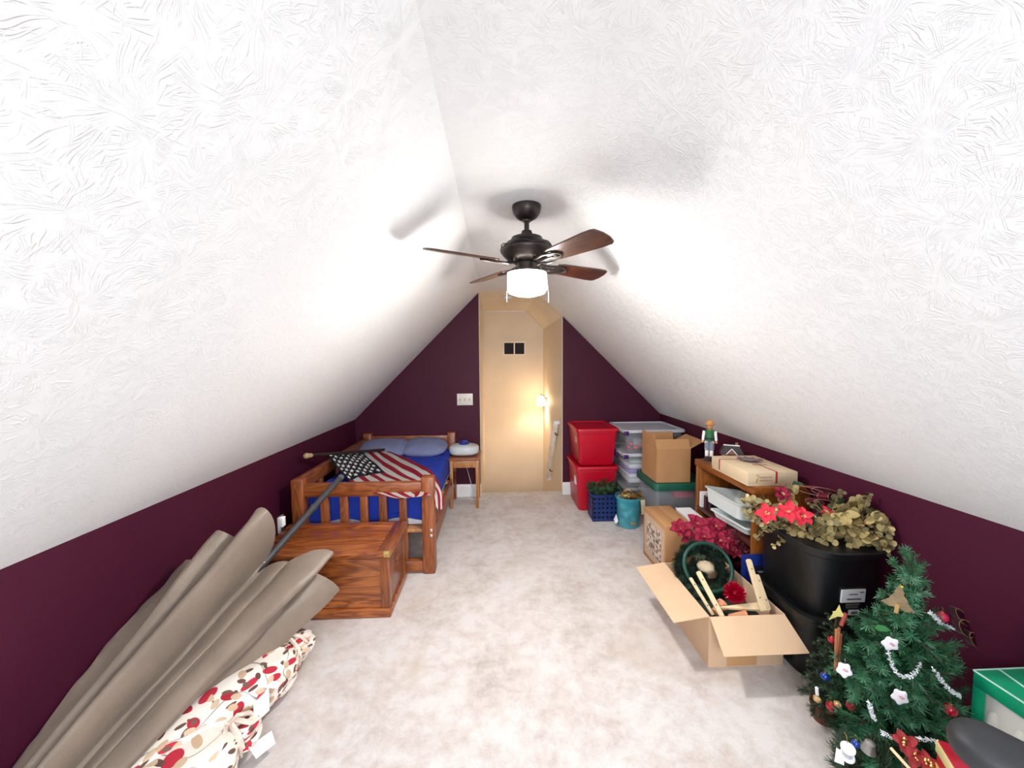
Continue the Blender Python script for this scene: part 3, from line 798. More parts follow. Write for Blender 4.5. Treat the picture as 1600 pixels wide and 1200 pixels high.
# ------------------------------------------------------------------ storage totes, back right corner
def superell(wx, wy, r, n=6):
    """rounded rectangle loop"""
    out = []
    for cx_, cy_, a0 in ((wx/2-r, wy/2-r, 0), (-wx/2+r, wy/2-r, 90), (-wx/2+r, -wy/2+r, 180), (wx/2-r, -wy/2+r, 270)):
        for k in range(n+1):
            a = math.radians(a0+90*k/n); out.append((cx_+r*math.cos(a), cy_+r*math.sin(a)))
    return out
def shell(levels, bm=None, mi=0, cap0=True, cap1=False):
    """levels: (wx, wy, r, z)"""
    bm = bm or bmesh.new(); rings = []
    for wx, wy, r, z in levels: rings.append([bm.verts.new((x, y, z)) for x, y in superell(wx, wy, r)])
    for a, b in zip(rings, rings[1:]):
        n = len(a)
        for i in range(n): bm.faces.new((a[i], a[(i+1) % n], b[(i+1) % n], b[i])).material_index = mi
    if cap0: bm.faces.new(rings[0][::-1]).material_index = mi
    if cap1: bm.faces.new(rings[-1]).material_index = mi
    return bm
def tote(name, label, loc, wx, wy, h, bodymat, lidmat, rz=0, group=None, latch=None, taper=.86, r=.035, lid=True, inner=True, skirt=.03):
    t = thing(name, label, 'storage bin', loc, rz, group)
    k = taper; th = .004
    lv = [(wx*k-.02, wy*k-.02, r, 0), (wx*k, wy*k, r, .012), (wx*.975, wy*.975, r, h*.86), (wx, wy, r, h*.87), (wx, wy, r, h-.022)]
    if inner: lv += [(wx-2*th, wy-2*th, r, h-.022), (wx*.975-2*th, wy*.975-2*th, r, h*.84), (wx*k-2*th, wy*k-2*th, r, .016)]
    b_ = shell(lv, cap1=inner)
    bm_obj('body', b_, bodymat, t)
    if lid:
        L_ = [(wx+.004, wy+.004, r, h-skirt), (wx+.022, wy+.022, r, h-skirt), (wx+.024, wy+.024, r, h-.012), (wx+.014, wy+.014, r, h-.004), (wx-.03, wy-.03, r, h-.003), (wx-.045, wy-.045, r, h-.012)]
        bm_obj('lid', shell(L_, cap1=True), lidmat, t)
    if latch:
        for s in (-1, 1): bm_obj('latch', bx((s*(wx/2+.012)-.012, -.05, h-.075), (s*(wx/2+.012)+.012, .05, h-.01), .004), latch, t)
        bm_obj('latch', bx((-wx/2-.01, -wy/2-.02, h-.05), (-wx/2+.035, -wy/2+.0, h-.012), .004), latch, t)
    return t
rt = tote('storage_tote', 'lower red lidded plastic tote behind the navy basket', (.985, 3.905, 0), .405, .50, .455, REDP, REDP, group=None)
bm_obj('label_sticker', bx((-.194, -.16, .25), (-.187, -.08, .33), 0), PAPER, rt)
rt2 = tote('storage_tote', 'upper red lidded plastic tote stacked against the far plum wall', (.987, 3.905, .455), .40, .50, .375, REDP, REDP)
bm_obj('handle_sticker', bx((-.194, -.16, .22), (-.188, -.10, .28), 0), P('red label', '#d9a0a0', .5), rt2)
tote('storage_tote', 'grey plastic tote lowest under the clear bins', (1.505, 3.80, 0), .54, .46, .27, GREYP, GREYP)
tc1 = tote('storage_tote', 'clear tote of folded cloth with purple latches, middle of the stack', (1.507, 3.80, .27), .58, .49, .335, CLEAR, CLEARLID, latch=PURP, inner=False)
tc2 = tote('storage_tote', 'clear tote with cloudy lid and pink baubles, topmost of the stack', (1.507, 3.80, .606), .58, .49, .225, CLEAR, CLEARLID, latch=PURP, inner=False)
gt = tote('storage_tote', 'clear tote with green lid under the open brown carton', (1.56, 3.315, 0), .46, .42, .46, CLEAR, GREENLID, inner=False, skirt=.065)
# folded cloths inside the middle clear tote
for k, (c, nm) in enumerate((('#d8dade', 'pale grey'), ('#e6e8ec', 'white'), ('#9a86cf', 'lavender'), ('#dfe1e5', 'ivory'), ('#b9c9c4', 'sage green'))):
    z = .29+k*.048
    b_ = bx((1.285, 3.62, z), (1.72, 3.98, z+.046), .018)
    for v in b_.verts: v.co.z = max(v.co.z+.008*mnoise.noise(v.co*12), .287) if k == 0 else v.co.z+.002*mnoise.noise(v.co*12)
    solo('folded_cloth', b_, P('cloth '+nm, c, .9, bs=.4, bsc=30), nm+' folded cloth inside the middle clear tote', 'cloth', 'cloths in the clear tote')
for k in range(7):
    x = 1.275+.033*k; y = 3.605+.03*(k % 2)
    b_ = bmesh.new(); bmesh.ops.create_icosphere(b_, subdivisions=2, radius=.020)
    bmesh.ops.translate(b_, verts=b_.verts, vec=(x, y, .649+.03*(k % 3 == 1)))
    solo('bauble', b_, P('pink glass', '#d2425e', .2, coat=.4), 'small pink bauble lying inside the topmost clear tote', 'ornament', 'pink baubles in the clear tote')
b_ = bmesh.new(); box(b_, (1.55, 3.84, .675), (.40, .30, .10), .02); solo('bundle', b_, P('grey wrap', '#9b9ba3', .7), 'grey bundle filling the topmost clear tote', 'bundle')
b_ = bmesh.new(); box(b_, (1.60, 3.19, .36), (.18, .1, .1), .025); solo('red_packet', b_, P('crimson cloth', '#c41f42', .6), 'crimson packet inside the green lidded tote', 'packet')

# ---- open brown carton on the green lid
def carton(name, label, loc, wx, wy, h, mat, flaps, rz=0, th=.005, inside=CARDI):
    """open carton: four wall panels, bottom, flaps {side:(length, angle from vertical outwards)}"""
    t = thing(name, label, 'cardboard box', loc, rz)
    bm_obj('bottom', bx((-wx/2, -wy/2, 0), (wx/2, wy/2, th), 0), mat, t, False)
    for n_, lo, hi in (('wall_panel', (-wx/2, -wy/2, th), (wx/2, -wy/2+th, h)), ('wall_panel', (-wx/2, wy/2-th, th), (wx/2, wy/2, h)), ('wall_panel', (-wx/2, -wy/2+th, th), (-wx/2+th, wy/2-th, h)), ('wall_panel', (wx/2-th, -wy/2+th, th), (wx/2, wy/2-th, h))):
        bm_obj(n_, bx(lo, hi, 0), mat, t, False)
    for side, (fl, ang, inset) in flaps.items():
        a = math.radians(ang); o = {'front': (0, -1), 'back': (0, 1), 'left': (-1, 0), 'right': (1, 0)}[side]
        out = Vector((o[0], o[1], 0)); alo = Vector((-o[1], o[0], 0))
        half = (wx if o[0] == 0 else wy)/2-.002
        c = Vector((o[0]*wx/2, o[1]*wy/2, h))
        d = out*math.sin(a)+Vector((0, 0, math.cos(a)))
        p = [c-alo*half, c+alo*half, c+alo*(half-inset)+d*fl, c-alo*(half-inset)+d*fl]
        bm_obj('flap', slab(p, th*.8), mat, t, False)
    return t
carton('open_carton', 'tall brown carton with raised flaps standing on the green lidded tote', (1.485, 3.275, .461), .29, .32, .285, CARDB, {'left': (.115, 6, .03), 'front': (.085, -28, .0), 'back': (.085, 12, .0), 'right': (.13, 62, .0)}, rz=.0)

# ---- navy perforated basket with greenery
def perforated(wd, h, nx, nz, rh, th=.004):
    """panel in xz with a grid of octagonal holes, centred in x, z from 0"""
    bm = bmesh.new(); cw, chh = wd/nx, h/nz
    for i in range(nx):
        for j in range(nz):
            cx_, cz_ = -wd/2+cw*(i+.5), chh*(j+.5)
            outer = []
            for k in range(8):
                a = PI/4*k; ux, uz = math.cos(a), math.sin(a)
                s = 1/max(abs(ux), abs(uz)); outer.append(bm.verts.new((cx_+ux*s*cw/2, 0, cz_+uz*s*chh/2)))
            inner = [bm.verts.new((cx_+rh*math.cos(PI/4*k), 0, cz_+rh*math.sin(PI/4*k))) for k in range(8)]
            for k in range(8): bm.faces.new((outer[k], outer[(k+1) % 8], inner[(k+1) % 8], inner[k]))
    bmesh.ops.remove_doubles(bm, verts=bm.verts, dist=1e-5)
    bmesh.ops.solidify(bm, geom=bm.faces[:], thickness=th)
    return bm
bk = thing('navy_basket', 'navy blue perforated plastic basket in front of the red totes', 'basket', (1.0, 3.53, 0))
bw, bd_, bh = .235, .20, .255
for ang, wd, off in ((0, bw, bd_/2), (PI, bw, bd_/2), (PI/2, bd_, bw/2), (-PI/2, bd_, bw/2)):
    b_ = perforated(wd, bh-.04, 6, 5, .0095)
    o = bm_obj('lattice_side', b_, NAVY, bk, False)
    o.matrix_local = Matrix.Rotation(ang, 4, 'Z')@Matrix.Translation((0, -off, .02))
bm_obj('base', bx((-bw/2, -bd_/2, 0), (bw/2, bd_/2, .022), .006), NAVY, bk)
b_ = shell([(bw+.02, bd_+.02, .02, bh-.022), (bw+.02, bd_+.02, .02, bh), (bw-.02, bd_-.02, .015, bh), (bw-.02, bd_-.02, .015, bh-.022)], cap0=False); bm_obj('rim', b_, NAVY, bk)

# ---- needle greenery generator
def needles(bm, pts, n, ln, r=.0012, cone=1.0, mi=0, rnd=None, spread=None):
    rnd = rnd or random; pts = [Vector(p) for p in pts]; m = len(pts)-1
    for k in range(n):
        t = rnd.random()*m; i = min(int(t), m-1); p = pts[i].lerp(pts[i+1], t-i); d = (pts[i+1]-pts[i]).normalized()
        a = rnd.random()*2*PI; u = d.orthogonal().normalized(); v = d.cross(u)
        side = u*math.cos(a)+v*math.sin(a)
        q = (d*cone*rnd.uniform(.5, 1.1)+side).normalized()*ln*rnd.uniform(.7, 1.15)
        w = q.cross(side if abs(q.normalized().dot(side)) < .95 else d)
        if w.length < 1e-6: w = d.copy()
        w = w.normalized()*r
        f = bm.faces.new((bm.verts.new(p-w), bm.verts.new(p+w), bm.verts.new(p+q+w*.5), bm.verts.new(p+q-w*.5))); f.material_index = mi
    return bm
def sprig_bm(L, n, ln, bend=.15, seed=0, subs=0, r=.0014):
    rr = random.Random(seed); bm = bmesh.new()
    pts = [Vector((L*t, 0, -bend*L*t*t)) for t in (0, .25, .5, .75, 1)]
    tube(pts, .0022, 4, bm, mi=1); needles(bm, pts, n, ln, r, rnd=rr)
    for s in range(subs):
        t = .25+.6*s/max(subs-1, 1); b = Vector((L*t, 0, -bend*L*t*t)); a = (1 if s % 2 else -1)*.75
        e = b+Vector((math.cos(a), math.sin(a), rr.uniform(-.1, .3)))*L*.38
        tube([b, (b+e)/2, e], .0018, 4, bm, mi=1); needles(bm, [b, (b+e)/2, e], int(n*.4), ln, r, rnd=rr)
    return bm
gr = thing('fir_sprig', 'dark green artificial fir bunch lying in the navy basket', 'greenery', (1.0, 3.52, .20))
for k in range(14):
    a = k*2.4; b_ = sprig_bm(.12, 200, .030, -.2, k, 3)
    o = bm_obj('fir_twig', b_, [NEEDLED, STEMB], gr, False); o.rotation_euler = (0, -.25-.2*(k % 3), a); o.location = (.02*math.cos(a), .02*math.sin(a), .035)

# ---- teal clear bin with gold ribbon
tb = thing('teal_bin', 'round teal see-through bin beside the navy basket', 'bin', (1.185, 3.345, 0))
bm_obj('body', lathe([(.088, 0), (.093, .004), (.107, .25), (.113, .252), (.113, .27), (.107, .27)], 40, caps=False), TEAL, tb)
bm_obj('rim', lathe([(.108, .255), (.117, .255), (.117, .275), (.108, .275)], 40, caps=False), TEAL, tb)
bm_obj('gold_sticker', bx((-.01, -.102, .045), (.035, -.093, .065), .002), BRASS, tb)
rb = thing('gold_ribbon', 'crumpled gold and cream ribbon spilling out of the teal bin', 'ribbon', (1.185, 3.345, .25))
rr = random.Random(3)
def loop_strip(c, ax1, ax2, wd, n=14, th=.0015, amt=1.0):
    bb = bmesh.new(); prev = None
    for i in range(n+1):
        a = 2*PI*i/n*amt; p = Vector(c)+Vector(ax1)*math.cos(a)+Vector(ax2)*math.sin(a)
        d = (-Vector(ax1)*math.sin(a)+Vector(ax2)*math.cos(a)); s = Vector(ax1).cross(Vector(ax2)).normalized()*wd/2
        cur = (bb.verts.new(p-s), bb.verts.new(p+s))
        if prev: bb.faces.new((prev[0], prev[1], cur[1], cur[0]))
        prev = cur
    bmesh.ops.solidify(bb, geom=bb.faces[:], thickness=th); return bb
for k in range(20):
    a = rr.random()*6.28; e = Euler((rr.uniform(-.9, .9), rr.uniform(-.9, .9), a)).to_matrix()
    b_ = loop_strip((rr.uniform(-.075, .075), rr.uniform(-.07, .05), rr.uniform(.02, .055)), e@Vector((rr.uniform(.035, .06), 0, 0)), e@Vector((0, 0, rr.uniform(.014, .028))), .03)
    bm_obj('ribbon_loop', b_, GOLD if k % 3 else P('cream ribbon', '#d9cda9', .5), rb)
bm_obj('ribbon_tail', prism([(-.02, 0), (.02, 0), (.022, -.06), (.012, -.10), (.024, -.135), (-.008, -.13), (-.014, -.06)], -.002, .002, mx=Matrix.Translation((.09, -.105, .02))@Matrix.Rotation(PI/2, 4, 'X')@Matrix.Rotation(.1, 4, 'Y')), P('cream ribbon'), rb)
for k, (a, z, m) in enumerate(((0, .03, 'wine glass paint'), (1.6, .03, 'x'), (3.2, .03, 'x'), (4.8, .03, 'x'), (.8, .09, 'x'), (2.4, .09, 'x'), (4.0, .10, 'x'), (5.4, .15, 'x'), (3.0, .16, 'x'))):
    b_ = bmesh.new(); bmesh.ops.create_icosphere(b_, subdivisions=2, radius=.03); bmesh.ops.translate(b_, verts=b_.verts, vec=(1.185+.05*math.cos(a), 3.345+.05*math.sin(a), z+.012))
    solo('bauble', b_, P('wine bauble', '#6e2440', .25, coat=.5) if k % 2 else P('silver blue bauble', '#9ec4cc', .25), 'wine red bauble seen through the teal bin' if k % 2 else 'pale blue bauble seen through the teal bin', 'ornament', 'wine baubles in the teal bin' if k % 2 else 'pale baubles in the teal bin')
b_ = slab([at(959, 812, Y=3.32), at(963, 803, Y=3.34), at(966, 815, Y=3.26), at(962, 818, Y=3.26)], .002); solo('paper_tag', b_, PAPER, 'white paper tag on the carpet left of the teal bin', 'tag')

# ------------------------------------------------------------------ brown shelf unit along the right wall
sh = thing('shelf_unit', 'low brown wood shelf unit along the right plum wall', 'shelf', (1.65, 2.41, 0))
SX0, SX1, SY0, SY1, SZ = 1.475, 1.815, 2.10, 2.74, .76
S_ = lambda n, lo, hi, m, b=.003: world_part(n, bx(lo, hi, b), m, sh)
S_('top', (SX0-.005, SY0-.01, SZ-.045), (SX1, SY1+.01, SZ), SHELFW)
S_('end_panel', (SX0, SY0, 0), (SX1, SY0+.02, SZ-.045), SHELFZ)
S_('end_panel', (SX0, SY1-.02, 0), (SX1, SY1, SZ-.045), SHELFZ)
S_('back_panel', (SX1-.012, SY0+.02, .05), (SX1, SY1-.02, SZ-.045), SHELFW)
S_('shelf', (SX0+.005, SY0+.02, .395), (SX1-.012, SY1-.02, .418), SHELFD)
S_('shelf', (SX0+.005, SY0+.02, .05), (SX1-.012, SY1-.02, .075), SHELFD)
S_('kick_board', (SX0+.02, SY0+.02, 0), (SX0+.035, SY1-.02, .05), SHELFD)
# white plastic trays sticking out of the shelf
def tray(loc, wx, wy, h, label, rot):
    bb = shell([(wx*.8, wy*.88, .03, 0), (wx-.02, wy-.02, .03, h-.006), (wx, wy, .03, h-.006), (wx, wy, .03, h), (wx-.026, wy-.026, .03, h), (wx*.8-.008, wy*.88-.008, .03, .005)], cap1=True)
    o = bm_obj('plastic_tray', bb, P('pale tray plastic', '#dfe6e4', .4, var=.02), None); o.location = loc; o.rotation_euler = rot; return tag(o, label, 'tray', 'white trays on the shelf')
tray((1.60, 2.34, .43), .30, .34, .045, 'lower white plastic tray sticking out of the middle shelf', (0, .09, .12))
tray((1.595, 2.43, .484), .28, .38, .10, 'upper deeper white plastic tray on the middle shelf', (0, .16, .05))
for k, (c, lb) in enumerate((('#ececee', 'white paperback standing at the far end of the middle shelf'), ('#4a1f33', 'wine red book beside the white paperback on the shelf'), ('#2b1d28', 'thin black book on the middle shelf nearest the trays'))):
    t = thing('book', lb, 'book', (1.56+.01*k, 2.69-.035*k, .419), .1*k, 'books at the end of the shelf')
    bm_obj('cover', bx((-.07, -.013, 0), (.07, -.010, .11-.015*k), 0), P('cover '+c, c, .4), t); bm_obj('cover', bx((-.07, .010, 0), (.07, .013, .11-.015*k), 0), P('cover '+c), t)
    bm_obj('spine', bx((-.072, -.013, 0), (-.069, .013, .11-.015*k), 0), P('cover '+c), t); bm_obj('page_block', bx((-.068, -.01, .002), (.067, .01, .107-.015*k), 0), PAPER, t)

# long cream gift box with a red ribbon
gb = thing('gift_box', 'flat cream gift box with red ribbon and wine bow on the shelf top', 'gift box', (1.60, 2.31, SZ), -.015)
CREAM = P('cream box board', '#d9c3a0', .6, var=.04)
gx, gy, gh = .295, .385, .083
bm_obj('box_base', bx((-gx/2+.003, -gy/2+.003, 0), (gx/2-.003, gy/2-.003, gh-.03), .002), CREAM, gb)
bm_obj('box_lid', bx((-gx/2, -gy/2, .018), (gx/2, gy/2, gh), .004), CREAM, gb)
REDR = P('red ribbon', '#a8182c', .4, sheen=.3)
bm_obj('ribbon_band', bx((-gx/2-.0015, gy*.24, .016), (gx/2+.0015, gy*.24+.012, gh+.0015), .001), REDR, gb)
bm_obj('ribbon_band', bx((gx*.05, -gy/2-.0015, .016), (gx*.05+.012, gy/2+.0015, gh+.0015), .001), REDR, gb)
WINE = P('wine ribbon', '#4d1626', .5, sheen=.3)
bb = bmesh.new()
for k in range(9):
    a = k*2*PI/9; prism([(0, -.006), (.05, -.016), (.075, 0), (.05, .016), (0, .006)], 0, .004, bb, Matrix.Translation((.02, .05, gh+.001+.001*k))@Matrix.Rotation(a, 4, 'Z')@Matrix.Rotation(-.08, 4, 'Y'))
bm_obj('bow', bb, WINE, gb, False)
INK = P('brown print', '#6b4a34', .7)
# printed script on the lid and front: small strokes of lettering that the photo leaves unreadable
def text_mesh(body, size, mat, parent, mx, name='lettering', ext=.0004):
    c = bpy.data.curves.new(name, 'FONT'); c.body = body; c.size = size; c.extrude = ext; c.align_x = 'CENTER'; c.resolution_u = 2
    o = bpy.data.objects.new(name, c); COL.objects.link(o)
    me = o.to_mesh(); me2 = me.copy(); o.to_mesh_clear(); bpy.data.objects.remove(o)
    me2.materials.clear(); me2.materials.append(mat)
    n = bpy.data.objects.new(name, me2); COL.objects.link(n); n.parent = parent; n.matrix_local = mx; return n
bb = bmesh.new()
for r_ in range(2):
    for k in range(7): box(bb, (-.075+.011*k, -gy/2-.0012, .052-.018*r_), (.007, .001, .010), 0)
bm_obj('print_marks', bb, P('faded red print', '#b98a78', .7), gb, False)
bb = bmesh.new()
for k in range(4): tube([(-.02+.022*k, -.05, gh+.001), (-.012+.022*k, -.03-.008*(k % 2), gh+.001), (-.004+.022*k, -.055, gh+.001), (.002+.022*k, -.045, gh+.001)], .0016, 4, bb)
bm_obj('script_marks', bb, INK, gb)
bm_obj('clasp', tube([(-.10, -gy/2-.003, .07), (-.085, -gy/2-.006, .06), (-.095, -gy/2-.006, .045), (-.10, -gy/2-.003, .02)], .0022, 6), BRASS, gb)

# wooden figurine with tan hat
fg = thing('wooden_figurine', 'standing wooden man figurine in green vest and tan hat on the shelf end', 'figurine', (1.55, 2.70, SZ), -.5)
bm_obj('base', bx((-.03, -.028, 0), (.03, .028, .018), .003), P('black base', '#1a1716', .4), fg)
for s in (-1, 1):
    bm_obj('leg', lathe([(.012, .018), (.013, .07), (.010, .075), (.016, .08), (.018, .14), (0, .145)], 16, mx=Matrix.Translation((s*.015, 0, 0)), mi=0), P('white stocking', '#e6e4dd', .5), fg)
    bm_obj('breeches', lathe([(.014, .074), (.019, .09), (.018, .145), (0, .15)], 16, mx=Matrix.Translation((s*.014, 0, 0))), P('grey breeches', '#7f8592', .6), fg)
    bm_obj('shoe', bx((s*.015-.011, -.028, .016), (s*.015+.011, .012, .032), .005), P('black base'), fg)
    bm_obj('arm', rod((s*.036, 0, .215), (s*.043, -.006, .145), .011, .009, 12), P('white sleeve', '#e9e7e2', .6), fg)
    bb = bmesh.new(); bmesh.ops.create_uvsphere(bb, u_segments=10, v_segments=8, radius=.009); bmesh.ops.translate(bb, verts=bb.verts, vec=(s*.044, -.008, .136)); bm_obj('hand', bb, P('carved wood skin', '#c98d5e', .5), fg)
GREENV = P('green vest', '#2c6b42', .5)
bm_obj('vest', lathe([(.022, .142), (.027, .15), (.026, .19), (.031, .215), (.024, .226), (.010, .23), (0, .231)], 20), GREENV, fg)
bm_obj('belt', lathe([(.0275, .158), (.0285, .158), (.0285, .166), (.0275, .166)], 20, caps=False), P('black base'), fg)
bb = bmesh.new(); bmesh.ops.create_uvsphere(bb, u_segments=20, v_segments=14, radius=1)
for v in bb.verts: v.co = Vector((v.co.x*.019, v.co.y*.020, .250+v.co.z*.024))
hd = bm_obj('head', bb, P('carved wood skin'), fg)
bb = bmesh.new(); lathe([(0, 0), (.004, .002), (.003, .009), (0, .011)], 8, bb, Matrix.Translation((0, -.019, .249))@Matrix.Rotation(PI/2, 4, 'X')); bm_obj('nose', bb, P('carved wood skin'), hd)
bb = bmesh.new()
for s in (-1, 1):
    bmesh.ops.create_icosphere(bb, subdivisions=1, radius=.0022, matrix=Matrix.Translation((s*.007, -.019, .255)))
bm_obj('eyes', bb, P('black base'), hd)
bb = bmesh.new()
for v in bmesh.ops.create_uvsphere(bb, u_segments=14, v_segments=10, radius=1)['verts']: v.co = Vector((v.co.x*.015, -.010+v.co.y*.014, .231+v.co.z*.014))
bm_obj('beard', bb, P('tan beard', '#a8713f', .8), hd)
bm_obj('hat', lathe([(.034, .262), (.035, .266), (.024, .268), (.023, .282), (.019, .292), (.008, .296), (0, .296)], 24), P('tan felt hat', '#c08a52', .8), fg)

# small lit-village style house
hs = thing('ceramic_house', 'small ceramic village house with snowy dark roof behind the gift box', 'ornament house', (1.665, 2.62, SZ), -.5); hs.scale = (1.2, 1.1, 1.15)
HW = P('brown house wall', '#8a6048', .6); HR_ = P('dark slate roof', '#39302f', .5); SNOW = P('white glaze snow', '#f0f0f2', .3)
bm_obj('base', bx((-.068, -.045, 0), (.068, .045, .010), .003), SNOW, hs)
bm_obj('house_wall', bx((-.052, -.032, .01), (.052, .034, .062), .002), HW, hs)
bb = prism([(-.062, 0), (.062, 0), (.040, .045), (-.040, .045)], -.042, .042, mx=Matrix.Translation((0, 0, .062))@Matrix.Rotation(PI/2, 4, 'X')); bm_obj('roof', bb, HR_, hs, False)
bb = prism([(-.024, 0), (.024, 0), (0, .032)], -.045, .0, mx=Matrix.Translation((0, -.002, .062))@Matrix.Rotation(PI/2, 4, 'X')@Matrix.Scale(-1, 4, (0, 0, 1))); bm_obj('gable', bb, HW, hs, False)
for s in (-1, 1): bm_obj('snow_ridge', rod((s*.028, -.047, .060), (0, -.047, .096), .0025), SNOW, hs)
bm_obj('snow_ridge', rod((-.042, 0, .107), (.042, 0, .107), .005), SNOW, hs)
for x in (-.036, -.012, .012, .036): bm_obj('lit_window', bx((x-.007, -.0345, .025), (x+.007, -.031, .048), .001), P('cream window', '#f4dcae', .4), hs)
bm_obj('chimney', bx((.02, .005, .10), (.034, .02, .125), .001), HW, hs)

# printed carton
pc = thing('printed_carton', 'closed brown carton with a printed picture panel on its side', 'cardboard box', (1.235, 2.66, 0), .02)
pw, pd, ph = .205, .37, .365
bm_obj('carton_body', bx((-pw/2, -pd/2, 0), (pw/2, pd/2, ph), .003), CARDB, pc)
bm_obj('top_flap', bx((-pw/2, -pd/2, ph), (-.001, pd/2, ph+.004), .001), CARDB, pc); bm_obj('top_flap', bx((.001, -pd/2, ph), (pw/2, pd/2, ph+.004), .001), CARDB, pc)
bm_obj('printed_panel', bx((-pw/2-.0015, -pd*.44, .03), (-pw/2, pd*.44, ph-.03), 0), P('pale print panel', '#c9ae93', .6), pc)
def print_mat():
    m, nt, b = newmat('sepia picture print'); tc = N(nt, 'ShaderNodeTexCoord').outputs['Object']
    v = N(nt, 'ShaderNodeTexVoronoi'); v.inputs['Scale'].default_value = 38; nt.links.new(tc, v.inputs['Vector'])
    f = mth(nt, 'ADD', mth(nt, 'MULTIPLY', v.outputs['Distance'], .8), mth(nt, 'MULTIPLY', noise(nt, tc, 22, 4), .6))
    nt.links.new(ramp(nt, f, [(.35, srgb('#4a3a38')), (.6, srgb('#8a7268')), (.8, srgb('#d9c8b4'))]), b.inputs['Base Color']); b.inputs['Roughness'].default_value = .5
    return m
bm_obj('picture', bx((-pw/2-.0025, -pd*.32, .08), (-pw/2-.0012, pd*.32, ph-.07), 0), print_mat(), pc)
wbx = thing('white_board', 'upright white board with a folded top edge between the printed carton and the shelf', 'board', (1.41, 2.62, 0))
bm_obj('board', bx((-.055, -.17, 0), (.055, .17, .365), .003), PAPER, wbx)
bm_obj('folded_edge', slab([(-.058, -.175, .368), (.058, -.175, .368), (.058, .175, .372), (-.058, .175, .372)], .003), PAPER, wbx)

# ------------------------------------------------------------------ open carton in the foreground
OB = (1.205, 1.985, 0)
oc = carton('open_carton', 'open pale carton with spread flaps in front, full of wreath and wooden stakes', OB, .375, .50, .255, CARDL,
            {'left': (.175, 98, .0), 'front': (.165, 122, -.012), 'right': (.13, 177, .0)}, rz=0, inside=CARDI)
bm_obj('tape_strip', bx((-.095, -.2515, .005), (.055, -.25, .105), 0), TAPE, oc)
bm_obj('tape_strip', bx((-.06, -.2518, .085), (.02, -.2503, .12), 0), TAPE, oc)
# wreath leaning in the carton
wr = thing('fir_wreath', 'dark green fir wreath with a bare green hoop leaning in the open carton', 'wreath', (1.17, 2.09, .285))
rr = random.Random(11)
RW = Matrix.Rotation(math.radians(58), 4, 'X')@Matrix.Rotation(math.radians(0), 4, 'Y')
for k in range(16):
    a0 = 2*PI*k/16; a1 = a0+2*PI/16*1.25; bb = bmesh.new()
    pts = [(.122*math.cos(a0+(a1-a0)*t), .122*math.sin(a0+(a1-a0)*t), rr.uniform(-.008, .008)) for t in (0, .33, .66, 1)]
    tube(pts, .020, 6, bb, mi=1); needles(bb, pts, 700, .044, .0019, cone=.6, rnd=rr)
    bmesh.ops.transform(bb, matrix=RW, verts=bb.verts); bm_obj('fir_segment', bb, [P('dark wreath needles', '#2a4233', .6, var=.5, vs=25), P('dark wreath core', '#141d17', .9)], wr, False)
for k in range(7):
    a0 = 2*PI*k/7; bb = bmesh.new(); pts = [(.07*math.cos(a0), .07*math.sin(a0), -.045), (.0, .0, -.05), (.05*math.cos(a0+2), .05*math.sin(a0+2), -.045)]
    tube(pts, .012, 5, bb, mi=1); needles(bb, pts, 260, .04, .0018, cone=.6, rnd=rr); bmesh.ops.transform(bb, matrix=RW, verts=bb.verts); bm_obj('fir_segment', bb, [P('dark wreath needles'), P('dark wreath core')], wr, False)
hp = [(.02+.135*math.cos(2*PI*k/40), .015+.125*math.sin(2*PI*k/40), .05) for k in range(40)]
bb = tube(hp, .0105, 10, closed=True); bmesh.ops.transform(bb, matrix=RW, verts=bb.verts); bm_obj('wire_hoop', bb, P('green hoop tape', '#16463b', .45, bs=.4, bsc=90), wr)
bb = bmesh.new(); bmesh.ops.create_icosphere(bb, subdivisions=3, radius=1)
for v in bb.verts: v.co = Vector((v.co.x*.045+.0, v.co.y*.05, v.co.z*.03))*(1+.15*mnoise.noise(v.co*3))
bmesh.ops.transform(bb, matrix=Matrix.Translation((1.20, 2.10, .30)), verts=bb.verts)
solo('burlap_bundle', bb, P('cream burlap', '#cbb79a', .9, bs=.5, bsc=60), 'cream burlap bundle seen through the middle of the wreath', 'bundle')
# filling of the carton
bb = bx((1.03, 1.76, .008), (1.37, 2.21, .17), .02); solo('crumpled_packing', bb, P('dark green packing', '#20322a', .8), 'dark green packing filling the open carton', 'packing')
# terracotta pieces
bb = bmesh.new(); lathe([(.018, 0), (.028, .07), (.031, .07), (.031, .085), (.027, .085), (.024, .07), (.015, .004), (0, .004)], 20, bb)
c_ = at(1140, 945, Y=1.80); c_.z = .20
bmesh.ops.transform(bb, matrix=Matrix.Translation(c_)@Matrix.Rotation(1.3, 4, 'Y')@Matrix.Rotation(.3, 4, 'X'), verts=bb.verts)
solo('terracotta_pot', bb, P('peach terracotta', '#d9946c', .7), 'small peach terracotta pot lying under the tinsel ball', 'pot')
bb = bmesh.new(); lathe([(.016, 0), (.024, .06), (.028, .06), (.028, .075), (.022, .075), (.013, .004), (0, .004)], 20, bb)
c_ = at(1116, 940, Y=1.84); c_.z = .205
bmesh.ops.transform(bb, matrix=Matrix.Translation(c_)@Matrix.Rotation(1.2, 4, 'Y')@Matrix.Rotation(-.4, 4, 'X'), verts=bb.verts)
solo('terracotta_pot', bb, P('peach terracotta'), 'small peach terracotta pot between the wooden stakes', 'pot')
